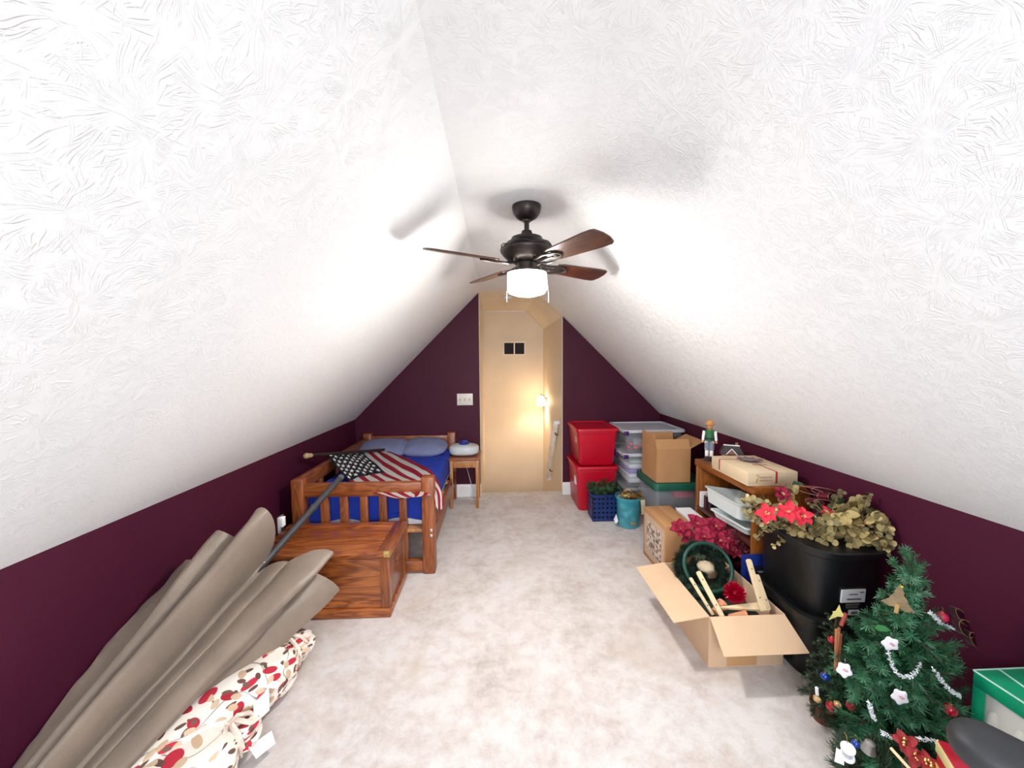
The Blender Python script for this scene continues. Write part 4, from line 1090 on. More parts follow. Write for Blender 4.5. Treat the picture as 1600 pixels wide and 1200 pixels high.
# red tinsel ball
bb = bmesh.new(); bmesh.ops.create_icosphere(bb, subdivisions=2, radius=.022); rr = random.Random(5)
for k in range(900):
    z = rr.uniform(-1, 1); a = rr.random()*6.283; d = Vector((math.sqrt(1-z*z)*math.cos(a), math.sqrt(1-z*z)*math.sin(a), z)); s = d.orthogonal().normalized(); s.rotate(Matrix.Rotation(rr.random()*6, 3, d)); L_ = rr.uniform(.036, .058)
    bb.faces.new((bb.verts.new(d*.01-s*.0015), bb.verts.new(d*.01+s*.0015), bb.verts.new(d*L_+s*.002+s.cross(d)*.004), bb.verts.new(d*L_-s*.002+s.cross(d)*.004)))
c_ = at(1148, 926, Y=1.86); bmesh.ops.translate(bb, verts=bb.verts, vec=c_)
solo('tinsel_ball', bb, P('red foil tinsel', '#c60c34', .22, .45, var=.25, vs=60), 'spiky shiny red tinsel ball in the open carton', 'ornament', smooth=False)
# stakes
def stake(a, b, wd, label):
    a, b = Vector(a), Vector(b); L_ = (b-a).length; hw = wd/2
    bb = prism([(-hw, 0), (hw, 0), (hw, L_-wd*.35), (hw*.6, L_-.002), (-hw*.6, L_-.002), (-hw, L_-wd*.35)], -.006, .006)
    bmesh.ops.bevel(bb, geom=bb.edges[:], offset=.0015, segments=1, affect='EDGES')
    d = (b-a).normalized(); n = Vector((0, -1, .3)); n = (n-d*n.dot(d)).normalized(); s = d.cross(n)
    mx = Matrix((( s.x, d.x, n.x, a.x), (s.y, d.y, n.y, a.y), (s.z, d.z, n.z, a.z), (0, 0, 0, 1)))
    t = thing('wooden_stake', label, 'stake', tuple(a), group='wooden stakes in the open carton')
    bmesh.ops.transform(bb, matrix=mx, verts=bb.verts); world_part('shaft', bb, STAKE, t, False)
    for q in (.25, .8):
        p = a+d*L_*q+n*.007; bb = lathe([(.003, 0), (.003, .001), (0, .001)], 8, mx=align(p, p+n)); world_part('nail_hole', bb, P('dark nail hole', '#54422e', .8), t)
# carry each stake on a line through the photographed ends
def stk(p, q, Y0, Y1, wd, lb):
    a = at(*p, Y=Y0); b = at(*q, Y=Y1); d = a-b; a2 = a+d.normalized()*.04
    stake(a2, b, wd, lb)
stk((1106, 948), (1078, 902), 1.84, 1.92, .016, 'thin wooden stake with nail holes at the left edge of the open carton')
stk((1121, 950), (1090, 892), 1.78, 1.88, .024, 'pale wooden stake second from the left in the open carton')
stk((1188, 940), (1169, 873), 1.78, 1.86, .027, 'tallest pale wooden stake standing at the right of the tinsel ball')
stk((1196, 938), (1182, 897), 1.82, 1.90, .022, 'shorter wooden stake right behind the tallest stake')
a_, b_, c_, d_ = at(1120, 951, Z=.245), at(1206, 956, Z=.245), at(1201, 939, Z=.262), at(1190, 940, Z=.262)
a_.y += .012; b_.y += .012
solo('wooden_board', slab([a_, b_, c_, d_], .012), STAKE, 'pale wedge of board resting inside the front edge of the open carton', 'board', smooth=False)

# ------------------------------------------------------------------ flowers
def petal_bm(L, wd, curl=.25, cup=.15, seed=0):
    def f(u, v):
        x = L*u; half = wd/2*math.sin(PI*min(u*.93+.07, 1))**.8*(1-.15*u) if u < 1 else 0
        y = half*(v*2-1)
        return Vector((x, y, curl*L*(u-u*u*1.5)+cup*abs(v*2-1)**1.5*wd+.004*math.sin(u*9+seed)*abs(v*2-1)))
    return grid(f, 6, 4)
def flower(name, parent, c, normal, n, L, wd, mat, seed, centre=GOLD, layers=2):
    """part (flower centre mesh) with petal sub-parts"""
    rr = random.Random(seed); bb = bmesh.new()
    for k in range(7): bmesh.ops.create_icosphere(bb, subdivisions=1, radius=.0045, matrix=Matrix.Translation((rr.uniform(-.009, .009), rr.uniform(-.009, .009), .005)))
    fl = bm_obj(name, bb, centre, parent)
    q = Vector((0, 0, 1)).rotation_difference(Vector(normal).normalized()); fl.matrix_local = Matrix.Translation(c)@q.to_matrix().to_4x4()
    me = None
    for ly in range(layers):
        for k in range(n):
            if me is None:
                o = bm_obj('petal', petal_bm(L, wd, seed=seed), mat, fl); me = o.data
            else:
                o = bpy.data.objects.new('petal', me); COL.objects.link(o); o.parent = fl
            s = (1-.3*ly)*rr.uniform(.85, 1.1)
            o.matrix_local = Matrix.Rotation(2*PI*(k+.5*ly)/n+rr.uniform(-.2, .2), 4, 'Z')@Matrix.Rotation(-.12-.42*ly+rr.uniform(-.25, .25), 4, 'Y')@Matrix.Scale(s, 4)
    return fl
BURG = P('burgundy velvet petal', '#8a0a30', .75, var=.35, vs=30); BURGD = P('dark wine petal', '#560a1e', .8, var=.35, vs=30); SALM = P('coral pink petal', '#d8293f', .75, var=.25, vs=30)
pb = thing('poinsettia_bunch', 'bunch of burgundy poinsettias standing behind the open carton', 'artificial flowers', (1.30, 2.34, 0))
bm_obj('pot', lathe([(.05, 0), (.068, .12), (.074, .12), (.074, .14), (.062, .14), (.05, .02), (0, .02)], 24), P('dark green pot', '#16332a', .4), pb)
for k, (px, py, Yv, s) in enumerate(((1064, 826, 2.33, 1.0), (1090, 818, 2.36, 1.0), (1118, 822, 2.34, 1.05), (1100, 838, 2.27, 1.0), (1078, 842, 2.30, .85), (1138, 842, 2.28, .95), (1144, 860, 2.25, .9), (1125, 845, 2.25, .9), (1153, 838, 2.26, .85), (1163, 862, 2.22, .75), (1160, 850, 2.25, .8))):
    p = at(px, py, Y=Yv); c = p-pb.location
    n = Vector((c.x*1.2-.25, -.75, .9))
    flower('bloom', pb, c, n, 6, .072*s, .056*s, BURG if k < 8 else BURGD, 20+k, layers=2)
    bb = tube([(0, 0, .13), (c.x*.4, .02, c.z*.6), tuple(c)], .003, 5); bm_obj('stem', bb, NEEDLED, pb)
for k in range(5):
    p = at(1082+14*k, 860+3*(k % 2), Y=2.28)-pb.location; o = bm_obj('leaf', petal_bm(.07, .035), NEEDLED, pb); o.matrix_local = Matrix.Translation(p)@Matrix.Rotation(-1.6-.4*k, 4, 'Z')@Matrix.Rotation(.4, 4, 'Y')

# ------------------------------------------------------------------ black totes by the right wall
LT = (1.610, 1.835, 0)
lt = thing('black_tote', 'lower black plastic tote on the carpet by the right wall', 'storage bin', LT)
bm_obj('body', shell([(.36, .43, .10, 0), (.37, .44, .11, .015), (.40, .47, .12, .27), (.41, .49, .12, .275), (.41, .49, .12, .30)], cap1=True), BLACKP, lt)
bm_obj('lid', shell([(.415, .495, .12, .285), (.416, .50, .12, .29), (.416, .50, .12, .306), (.38, .45, .11, .31), (.37, .44, .11, .305)], cap0=False, cap1=True), BLACKP, lt)
ut = thing('black_tote', 'upper black plastic tote with white label, carrying the flower garland', 'storage bin', (1.622, 1.835, .306), 0)
ub = shell([(.32, .42, .09, 0), (.33, .43, .10, .015), (.355, .46, .12, .28), (.372, .475, .12, .285), (.385, .49, .125, .29), (.388, .493, .125, .318), (.372, .477, .12, .322), (.352, .457, .11, .315), (.34, .44, .11, .24), (.30, .40, .09, .02)], cap1=True)
bm_obj('body', ub, BLACKP, ut)
lidb = shell([(.345, .45, .11, .30), (.345, .45, .11, .308)], cap1=True); bm_obj('lid', lidb, BLACKP, ut)
# label on the front face of the upper tote
yf = 1.835-.221
def lab(px0, py0, px1, py1, name, mat, d=0):
    a = at(px0, py0, Y=yf); b = at(px1, py1, Y=yf)
    bb = bx((a.x, yf-.004-d, b.z), (b.x, yf+.004-d, a.z), 0)
    # follow the wall taper
    for v in bb.verts: v.co.y -= (v.co.z-.40)*.055
    return world_part(name, bb, mat, ut, False)
lab(1314, 921, 1350, 940, 'label', PAPER)
lab(1327, 954, 1342, 961, 'barcode_label', PAPER)
for k in range(5): lab(1330+2*k, 955.5, 1331+2*k, 959.5, 'bar', BLACKP, .0008)
for k, (x0_, x1_) in enumerate(((1342, 1348), )): lab(x0_, 923.5, x1_, 925, 'print_line', P('grey print', '#6a6a6a', .6), .0008)
lab(1325, 927, 1338, 928.2, 'print_line', P('grey print'), .0008); lab(1322, 934.5, 1344, 936, 'print_line', P('grey print'), .0008)
lab(1322, 944, 1342, 945.5, 'print_line', P('grey print'), 0.0); lab(1322, 948.5, 1340, 949.5, 'print_line', P('grey print'), 0.0)
# blue packet and white plastic film between carton and totes
p = at(1200, 900, Y=2.05)
bb = bx((1.40, 1.92, .311), (1.47, 2.06, .40), .01)
solo('blue_packet', bx((1.405, 2.0865, 0), (1.60, 2.0895, .372), .001), P('royal blue card', '#102c80', .5), 'royal blue flat packet standing against the shelf end beside the carton', 'packet'); bb.free()
bb = grid(lambda u, v: at(1186+54*u, 898+26*v+6*math.sin(u*9), Y=2.02)+Vector((0, .02*math.sin(u*7+v*5)-.0, .01*math.sin(u*13))), 16, 8)
for v in bb.verts:
    v.co.x = min(max(v.co.x, 1.402), 1.45) if v.co.z < .31 else v.co.x
    v.co.z = max(v.co.z, .312) if v.co.x > 1.39 else v.co.z
bmesh.ops.solidify(bb, geom=bb.faces[:], thickness=.0015)
solo('plastic_film', bb, P('milky film', '#cfd4de', .3, alpha=.9), 'crumpled milky plastic film beside the blue packet and the black totes', 'plastic sheet')

# ------------------------------------------------------------------ garland of eucalyptus and poinsettia on the upper tote
ga = thing('flower_garland', 'eucalyptus and coral poinsettia garland heaped on the upper black tote', 'garland', (1.60, 1.80, .63))
G0 = Vector(ga.location)
EUC = [P('eucalyptus leaf a', '#c2ae74', .65, var=.15, vs=25), P('eucalyptus leaf b', '#a89768', .65, var=.2, vs=25), P('eucalyptus leaf c', '#857a54', .7, var=.2, vs=25)]
def leaf_bm():
    bb = bmesh.new(); c = bb.verts.new((.5, 0, -.12)); ring = []
    for k in range(10):
        a = 2*PI*k/10; ring.append(bb.verts.new((.5-.5*math.cos(a), .48*math.sin(a), .07*math.sin(2*a))))
    for k in range(10): bb.faces.new((c, ring[k], ring[(k+1) % 10]))
    bmesh.ops.solidify(bb, geom=bb.faces[:], thickness=.03); return bb
_lm = [bm_obj('tmp', leaf_bm(), m).data for m in EUC]
for o in [o for o in COL.objects if o.name.startswith('tmp')]: bpy.data.objects.remove(o)
rr = random.Random(21)
GS = [  # tip px, depth of tip, base px, depth of base, leaf scale, tone
    ((1158, 782), 1.95, (1215, 800), 1.90, 1.0, 0), ((1166, 800), 1.92, (1225, 812), 1.86, .9, 1), ((1180, 842), 1.86, (1226, 812), 1.84, .8, 1), ((1200, 832), 1.85, (1250, 812), 1.82, .9, 1),
    ((1206, 855), 1.84, (1258, 838), 1.78, .7, 0), ((1222, 842), 1.82, (1262, 818), 1.8, 1.0, 0), ((1250, 852), 1.78, (1290, 826), 1.76, 1.0, 0), ((1282, 850), 1.72, (1330, 812), 1.74, 1.1, 0),
    ((1300, 848), 1.70, (1322, 800), 1.76, 1.25, 0), ((1276, 828), 1.74, (1330, 802), 1.78, 1.3, 0), ((1306, 792), 1.80, (1340, 818), 1.76, 1.2, 0), ((1332, 856), 1.66, (1338, 812), 1.72, 1.2, 0),
    ((1345, 838), 1.68, (1318, 800), 1.74, 1.3, 0), ((1386, 857), 1.62, (1338, 836), 1.68, 1.05, 0), ((1420, 856), 1.60, (1368, 842), 1.66, .6, 1), ((1396, 826), 1.64, (1386, 806), 1.70, 1.2, 0),
    ((1352, 782), 1.78, (1330, 808), 1.76, 1.2, 0), ((1374, 778), 1.76, (1345, 806), 1.74, 1.1, 0), ((1400, 770), 1.72, (1372, 808), 1.72, .6, 2), ((1402, 800), 1.68, (1350, 812), 1.72, .8, 2),
    ((1318, 768), 1.86, (1300, 800), 1.80, .8, 2), ((1238, 762), 1.92, (1228, 790), 1.88, 1.1, 0), ((1264, 786), 1.84, (1290, 806), 1.80, .8, 2), ((1370, 838), 1.66, (1350, 815), 1.72, 1.2, 2), ((1290, 812), 1.80, (1345, 828), 1.74, 1.0, 2)]
for k, (tp, ty, bpx, by, ls, tone) in enumerate(GS):
    b0 = at(*bpx, Y=by)-G0; t0 = at(*tp, Y=ty)-G0; t0.x = min(t0.x, XR-.045-G0.x); b0.x = min(b0.x, XR-.08-G0.x); mid = (b0+t0)/2+Vector((rr.uniform(-.01, .01), 0, .018))
    pts = [b0+(mid-b0)*q*2 if q < .5 else mid+(t0-mid)*(q-.5)*2 for q in (0, .25, .5, .75, 1)]
    sp = bm_obj('eucalyptus_sprig', tube(pts, .0022, 5), EUC[2], ga)
    n = 12 if k < 25 else 6
    for j in range(n):
        q = (j//2*2+1)/n; i = min(int(q*4), 3); p = pts[i].lerp(pts[i+1], q*4-i); d = (t0-b0).normalized()
        a = rr.random()*6.28; u = d.orthogonal().normalized(); v = d.cross(u); side = u*math.cos(a)+v*math.sin(a)
        if j % 2: side = -prev
        prev = side
        x = (side*.8+d*.45).normalized(); sz = (.040-.014*q)*ls*rr.uniform(.85, 1.15)
        nrm = Vector((-.55, -.75, .6))+Vector((rr.uniform(-.5, .5), rr.uniform(-.5, .5), rr.uniform(-.5, .5)))
        z = (nrm-x*nrm.dot(x)).normalized(); y = z.cross(x)
        o = bpy.data.objects.new('leaf', _lm[tone if rr.random() < .8 else min(2, tone+1)]); COL.objects.link(o); o.parent = sp
        mm = Matrix(((x.x, y.x, z.x, p.x), (x.y, y.y, z.y, p.y), (x.z, y.z, z.z, p.z), (0, 0, 0, 1)))@Matrix.Scale(sz, 4); o.matrix_local = mm
for k, (px, py, Yv, m, s, n) in enumerate((((1199), 802, 1.82, SALM, 1.0, 5), (1232, 800, 1.79, SALM, 1.05, 6), (1254, 806, 1.77, SALM, .95, 5), (1222, 772, 1.90, BURG, .9, 6), (1290, 800, 1.80, SALM, .7, 4), (1373, 806, 1.72, BURGD, .9, 5))):
    p = at(px, py, Y=Yv)-G0
    flower('poinsettia', ga, p, (-.6+.15*k, -.75, .65), n, .054*s, .040*s, m, 50+k, centre=EUC[0], layers=1 if m is SALM else 2)
for k, (px, py, Yv) in enumerate(((1238, 757, 1.94), (1196, 780, 1.9), (1312, 776, 1.84), (1320, 780, 1.82), (1270, 805, 1.76), (1335, 806, 1.73), (1300, 830, 1.75), (1228, 756, 1.93))):
    o = bm_obj('ivy_leaf', prism([(0, -.004), (.02, -.022), (.03, -.012), (.05, -.012), (.058, 0), (.05, .012), (.03, .012), (.02, .022), (0, .004)], 0, .001), P('ivy green', '#2f4a34', .5, var=.3, vs=30), ga)
    o.matrix_local = Matrix.Translation(at(px, py, Y=Yv)-G0)@Euler((.9+.2*k, .2*k, k*1.1)).to_matrix().to_4x4()
# sheer wine ribbon loops
SHEER = P('sheer wine ribbon', '#7e2434', .5, var=.2); EDGE = P('ribbon wire edge', '#c98a7e', .4, .3)
for k, (px, py, Yv, rx, a) in enumerate(((1262, 766, 1.93, .062, .2), (1284, 768, 1.92, .065, -.15), (1280, 785, 1.85, .06, .35), (1292, 776, 1.88, .05, -.4))):
    p = at(px, py, Y=Yv)-G0
    A1 = Vector((rx, .02*k-.03, -.012)); A2 = Vector((0, .004, .016+.004*(k % 2)))
    bb = loop_strip(p, A1, A2, .045, 18); rbn = bm_obj('ribbon_loop', bb, SHEER, ga)
    s = A1.cross(A2).normalized()*.0225
    for sg_ in (-1, 1): bm_obj('ribbon_edge', tube([p+s*sg_+A1*math.cos(2*PI*i/18)+A2*math.sin(2*PI*i/18) for i in range(18)], .0013, 4, closed=True), EDGE, rbn)
for k, (px, py, Yv) in enumerate(((1350, 818, 1.68), (1345, 824, 1.68), (1356, 826, 1.67))):
    bb = bmesh.new(); bmesh.ops.create_icosphere(bb, subdivisions=2, radius=.007); o = bm_obj('berry', bb, P('copper berry', '#8a4a3a', .3, .3), ga); o.location = at(px, py, Y=Yv)-G0
lm = bmesh.new(); rr = random.Random(31)
for k in range(230):
    q = rr.random()**.9; px = 1162+q*245; edge = 812+q*58-12*math.sin(q*PI)*-1
    c = at(px+rr.uniform(-6, 6), edge-rr.random()**1.3*40-4, Y=1.93-.30*q+rr.uniform(-.03, .02))-G0
    c.x = min(c.x, XR-.03-G0.x)
    nrm = Vector((-.5, -.75, .6))+Vector((rr.uniform(-.6, .6), rr.uniform(-.6, .6), rr.uniform(-.6, .6))); nrm.normalize(); u = nrm.orthogonal().normalized(); v = nrm.cross(u); sz = rr.uniform(.009, .017)
    cv = lm.verts.new(c-nrm*.003); ring = [lm.verts.new(c+u*sz*math.cos(2*PI*i/9)+v*sz*.9*math.sin(2*PI*i/9)) for i in range(9)]
    for i in range(9): lm.faces.new((cv, ring[i], ring[(i+1) % 9])).material_index = k % 3 if k % 5 else 2
o = bm_obj('small_leaves', lm, [EUC[0], EUC[1], EUC[2]], ga, False); o['kind'] = 'stuff'
fill = bmesh.new(); rr = random.Random(8)
for k in range(34):
    p = at(1205+6*k+rr.uniform(-6, 6), 812+.13*6*k+rr.uniform(-22, 12), Y=1.92-.0075*k)-G0; q = p+Vector((rr.uniform(-.06, .06), rr.uniform(-.03, .05), rr.uniform(-.03, .03)))
    tube([p, (p+q)/2+Vector((0, 0, .01)), q], .0016, 4, fill); needles(fill, [p, q], 26, .025, .003, rnd=rr)
for v in fill.verts: v.co.x = min(v.co.x, XR-.01-G0.x)
o = bm_obj('twig_filling', fill, P('dark olive foliage', '#4c4a33', .8, var=.3, vs=30), ga, False); o['kind'] = 'stuff'

# ------------------------------------------------------------------ Christmas tree
TB, TT = Vector((1.47, 1.30, 0)), Vector((1.515, 1.30, .755))
tr = thing('christmas_tree', 'small green artificial Christmas tree in the right foreground', 'christmas tree', tuple(TB))
bm_obj('stand', lathe([(.10, 0), (.10, .01), (.05, .03), (.03, .06), (.025, .08), (0, .08)], 20), P('dark stand', '#1c2a20', .5), tr)
tube_b = tube([(0, 0, .05), tuple((TT-TB)*.5), tuple((TT-TB)*.98)], [.013, .010, .004], 8); bm_obj('trunk', tube_b, STEMB, tr)
_br = {}
def branch_mesh(key):
    if key not in _br:
        L_, n, s, su = key; o = bm_obj('branch', sprig_bm(L_, n, .030, .12, s, su, .0016), [NEEDLE, STEMB], None, False); _br[key] = o.data; bpy.data.objects.remove(o)
    return _br[key]
rr = random.Random(4)
def tree_r(z):                      # crown radius at height z
    t = z/.755
    return max(.02, .27*max(0, 1-t)**.80) if t > .16 else .245
cnt = 0
for li in range(13):
    z = .07+.052*li; R = tree_r(z+.03); nb = max(4, int(13-.75*li))
    for k in range(nb):
        a = 2*PI*(k+.5*(li % 2))/nb+rr.uniform(-.18, .18); dx, dy = math.cos(a), math.sin(a)
        R2 = R*rr.uniform(.82, 1.08)
        if TB.x+dx*R2 > XR-.03: R2 = (XR-.03-TB.x)/dx
        if dy > .3: R2 = min(R2, .22)
        if dx > .2 and dy < -.1: R2 = min(R2, .145)
        if dx < -.2 and dy > .1: R2 = min(R2, .16)
        key = (.20, 230, cnt % 4, 4) if R > .14 else (.11, 110, cnt % 3, 2); base = key[0]
        o = bpy.data.objects.new('branch', branch_mesh(key)); COL.objects.link(o); o.parent = tr
        up = -.18+.05*li+rr.uniform(-.15, .15)
        c = (TT-TB)*(z/.755)
        o.matrix_local = Matrix.Translation(c)@Matrix.Rotation(a, 4, 'Z')@Matrix.Rotation(-up, 4, 'Y')@Matrix.Rotation(rr.uniform(-.5, .5), 4, 'X')@Matrix.Scale(R2/base, 4, (1, 0, 0))
        cnt += 1
for k in range(5):
    o = bpy.data.objects.new('branch', branch_mesh((.11, 110, k % 3, 2))); COL.objects.link(o); o.parent = tr
    o.matrix_local = Matrix.Translation((TT-TB)*(.86+.02*k))@Matrix.Rotation(k*2.2, 4, 'Z')@Matrix.Rotation(-1.05-.1*k, 4, 'Y')@Matrix.Scale(.75, 4)
def on_tree(px, py, lift=.0):
    """point on the camera side of the crown seen at this pixel"""
    d = (_r2*((px-800)/FPX)+_u2*((600-py)/FPX)+_f).normalized(); o = Vector((0, 0, CAMH)); best = None
    for k in range(400):
        p = o+d*(1.0+k*.005); c = TB+(TT-TB)*(p.z/.755); q = math.hypot(p.x-c.x, p.y-c.y)-tree_r(p.z)-lift
        if best is None or q < best[0]: best = (q, p)
        if q < 0: return p
    return best[1]
def hook(p, top, parent): 
    return world_part('hook', tube([p, p+Vector((.003, 0, .010)), top], .0009, 4), BRASS, parent)
def ball(px, py, r, mat, label, Pp=None, group=None):
    p = Pp if Pp is not None else on_tree(px, py)
    t = thing('bauble', label, 'ornament', tuple(p), group=group)
    bb = bmesh.new(); bmesh.ops.create_uvsphere(bb, u_segments=20, v_segments=14, radius=r); bm_obj('ball', bb, mat, t)
    bm_obj('cap', lathe([(r*.28, r*.93), (r*.28, r*1.15), (r*.1, r*1.2), (0, r*1.2)], 12), BRASS, t)
    bm_obj('hook', tube([(0, 0, r*1.2), (.003, 0, r*1.2+.008), (-.003, 0, r*1.2+.016)], .0009, 4), BRASS, t)
    return t
ball(1472, 964, .017, P('matt raspberry ball', '#c2264a', .45), 'matt raspberry bauble high on the right side of the Christmas tree')
ball(1484, 1109, .019, REDB, 'shiny red bauble hanging low on the right of the Christmas tree')
# padded white ornaments with a red motif
def puff(px, py, lb, tilt, P0=None):
    p = P0 if P0 is not None else on_tree(px, py, .008); t = thing('fabric_ornament', lb, 'ornament', tuple(p), group='white padded ornaments on the trees')
    bb = bmesh.new(); bmesh.ops.create_uvsphere(bb, u_segments=18, v_segments=12, radius=1)
    for v in bb.verts:
        a = math.atan2(v.co.z, v.co.x); k = 1+.14*math.cos(5*a); v.co = Vector((v.co.x*.020*k, v.co.y*.008, v.co.z*.026*k))
    mx = Matrix.Rotation(-.75, 4, 'Z')@Matrix.Rotation(tilt, 4, 'Y'); bmesh.ops.transform(bb, matrix=mx, verts=bb.verts); bm_obj('padding', bb, P('white fleece', '#ecebf0', .9, bs=.3, bsc=200), t)
    bb = bmesh.new(); bmesh.ops.create_uvsphere(bb, u_segments=10, v_segments=8, radius=1)
    for v in bb.verts: v.co = Vector((v.co.x*.008+.002, v.co.y*.003-.007, v.co.z*.005+.006))
    bmesh.ops.transform(bb, matrix=mx, verts=bb.verts); bm_obj('pink_motif', bb, P('dusty pink', '#d59aa6', .8), t)
    bm_obj('loop', tube([(0, 0, .026), (.003, 0, .034), (0, 0, .04)], .0008, 4), SILVER, t)
puff(1391, 1006, 'white padded ornament with pink motif above the looped silver garland', .5)
puff(1406, 1089, 'white padded ornament low in the middle of the Christmas tree', .3)
puff(1319, 1047, 'white padded ornament at the left edge of the Christmas tree', .2, at(1319, 1047, Y=1.22))
# wooden tree shaped plaque
p = on_tree(1403, 935, .03); wt = thing('wooden_tree_ornament', 'flat brown wooden tree shaped ornament near the Christmas tree top', 'ornament', tuple(p))
mx = Matrix.Rotation(-.65, 4, 'Z')@Matrix.Rotation(PI/2, 4, 'X')@Matrix.Rotation(-.08, 4, 'Z')
bm_obj('tree_plaque', prism([(-.042, -.028), (-.02, -.036), (0, -.032), (.024, -.040), (.048, -.034), (.024, -.004), (.026, .0), (.012, .018), (.014, .022), (0, .056), (-.012, .022), (-.010, .018), (-.022, -.002), (-.02, -.006)], -.002, .002, mx=mx), P('weathered wood plaque', '#8d7a5a', .8, var=.2, vs=40), wt, False)
bm_obj('plaque_trunk', prism([(-.005, -.054), (.006, -.054), (.006, -.02), (-.005, -.02)], .002, .005, mx=mx), P('light wood strip', '#b8935a', .7), wt, False)
bm_obj('gold_bead', lathe([(0, -.004), (.004, 0), (0, .004)], 10, mx=mx@Matrix.Translation((.004, .048, .004))), P('yellow bead', '#e6c81e', .3), wt)
bm_obj('hanger', tube([mx@Vector((0, .054, 0)), mx@Vector((.008, .075, 0)), mx@Vector((.018, .10, -.004))], .0008, 4), GREYMET, wt)
# silver chain garlands: links of bent beads
def chain(pxs, lb, lift=.012, P3=None):
    pts = [on_tree(x, y, lift) for x, y in pxs] if P3 is None else P3
    t = thing('silver_garland', lb, 'garland', tuple(pts[0]), group='silver garland swags on the Christmas tree')
    dense = [crom(pts, i/40) for i in range(41)]; bb = bmesh.new(); rr = random.Random(len(lb)); acc_ = 0
    for i in range(40):
        a, b = dense[i], dense[i+1]; n = max(1, int((b-a).length/.0045))
        for j in range(n):
            c = a.lerp(b, j/n); d = (b-a).normalized(); e = d.orthogonal().normalized(); e.rotate(Matrix.Rotation(rr.random()*6.28, 3, d))
            q0, q1 = c-e*.0075, c+e*.0075+d*.006
            tube([q0, (q0+q1)/2+d*.004, q1], .0016, 4, bb)
    tube(dense, .001, 4, bb)
    world_part('bead_strand', bb, SILVER, t, False); return t
c8 = lambda x, y: (1180+x*.3, 840+y*.3)
chain([c8(690, 590), c8(712, 660), c8(745, 712), c8(790, 727), c8(832, 705), c8(862, 655)], 'silver garland loop hanging in the middle of the Christmas tree')
chain([c8(925, 678), c8(955, 722), c8(990, 770), c8(1030, 805), c8(1065, 825)], 'silver garland strand running down to the low red bauble')
chain([c8(905, 385), c8(935, 412), c8(965, 445), c8(1000, 462), c8(1022, 472)], 'silver garland piece beside the raspberry bauble')
chain([c8(590, 848), c8(598, 880), c8(608, 915), c8(620, 945)], 'short silver garland piece at the lower left of the tree')
chain([c8(650, 1012), c8(700, 1035), c8(745, 1050), c8(800, 1052), c8(880, 1050), c8(950, 1065)], 'lowest silver garland strand along the bottom of the tree')
# pressed green leaf pick
p = on_tree(1378, 982, .005); o = solo('leaf_pick', prism([(-.02, -.005), (-.008, -.012), (.012, -.008), (.024, .002), (.008, .012), (-.012, .010)], -.001, .001, mx=Matrix.Translation(p)@Matrix.Rotation(-.6, 4, 'Z')@Matrix.Rotation(PI/2, 4, 'X')), P('bright green leaf', '#3f8a4c', .5), 'single broad green leaf pick below the wooden tree ornament', 'ornament')
# bow on the far side against the wall
bw_ = thing('wine_bow', 'dark wine bow with gold edge between the Christmas tree and the right wall', 'bow', tuple(at(1492, 968, Y=1.36)))
w0 = Vector(bw_.location)
for k, (px, py, rx, rz_) in enumerate(((1498, 962, .03, .012), (1505, 980, .028, .02), (1520, 1000, .03, .014))):
    p = at(px, py, Y=1.38-.02*k)-w0; A1 = Vector((rx*.5, -.01, -rx)); A2 = Vector((rz_, 0, rz_*.6)); bb = loop_strip(p, A1, A2, .03, 14); l_ = bm_obj('bow_loop', bb, WINE, bw_)
    s = A1.cross(A2).normalized()*.015
    bm_obj('gold_edge', tube([p+s+A1*math.cos(2*PI*i/14)+A2*math.sin(2*PI*i/14) for i in range(14)], .0012, 4, closed=True), GOLD, l_)

# ------------------------------------------------------------------ little cinnamon tree at the left of the big one
SB = at(1312, 1118, Z=.0); SB = Vector((1.345, 1.45, 0))
s2 = thing('tabletop_tree', 'very small dark fir tree with gold and red trinkets left of the Christmas tree', 'christmas tree', tuple(SB))
bm_obj('pot', lathe([(.035, 0), (.045, .06), (.048, .06), (.048, .07), (.042, .07), (0, .065)], 20), P('brown pot', '#6b3a26', .6), s2)
bm_obj('trunk', tube([(0, 0, .05), (.02, 0, .25), (.04, 0, .47)], [.008, .006, .003], 6), STEMB, s2)
rr = random.Random(9)
_b2 = [bm_obj('tmp2', sprig_bm(.08, 120, .022, .1, k, 2, .0013), [P('olive dark needles', '#29402a', .6, var=.5, vs=20), STEMB], None, False) for k in range(3)]
_m2 = [o.data for o in _b2]
for o in _b2: bpy.data.objects.remove(o)
for li in range(11):
    z = .08+.035*li; R = .058*(1-li/12)+.02
    for k in range(6 if li < 8 else 4):
        a = 2*PI*(k+.5*(li % 2))/6+rr.uniform(-.3, .3); o = bpy.data.objects.new('branch', _m2[k % 3]); COL.objects.link(o); o.parent = s2
        o.matrix_local = Matrix.Translation((.085*z, 0, z))@Matrix.Rotation(a, 4, 'Z')@Matrix.Rotation(.1-.06*li, 4, 'Y')@Matrix.Scale(R/.08, 4)
def s2p(px, py, y=1.40): return at(px, py, Y=y)
ball(0, 0, .018, REDB, 'shiny dark red bauble low on the very small fir tree', s2p(1299, 1104, 1.36))
ball(0, 0, .014, REDB, 'red bauble beside the cinnamon sticks on the very small fir tree', s2p(1300, 1000, 1.42))
ball(0, 0, .015, BLUEB, 'shiny blue bauble at the left side of the very small fir tree', s2p(1289, 1057, 1.40))
def nugget(p, lb):
    bb = bmesh.new(); bmesh.ops.create_icosphere(bb, subdivisions=3, radius=.013)
    for v in bb.verts: v.co *= 1+.25*mnoise.noise(v.co*220)
    bmesh.ops.translate(bb, verts=bb.verts, vec=p); solo('pine_cone_trinket', bb, P('gold nut', '#c9a878', .4, .4, var=.35, vs=150), lb, 'ornament', 'gold nuts on the very small tree')
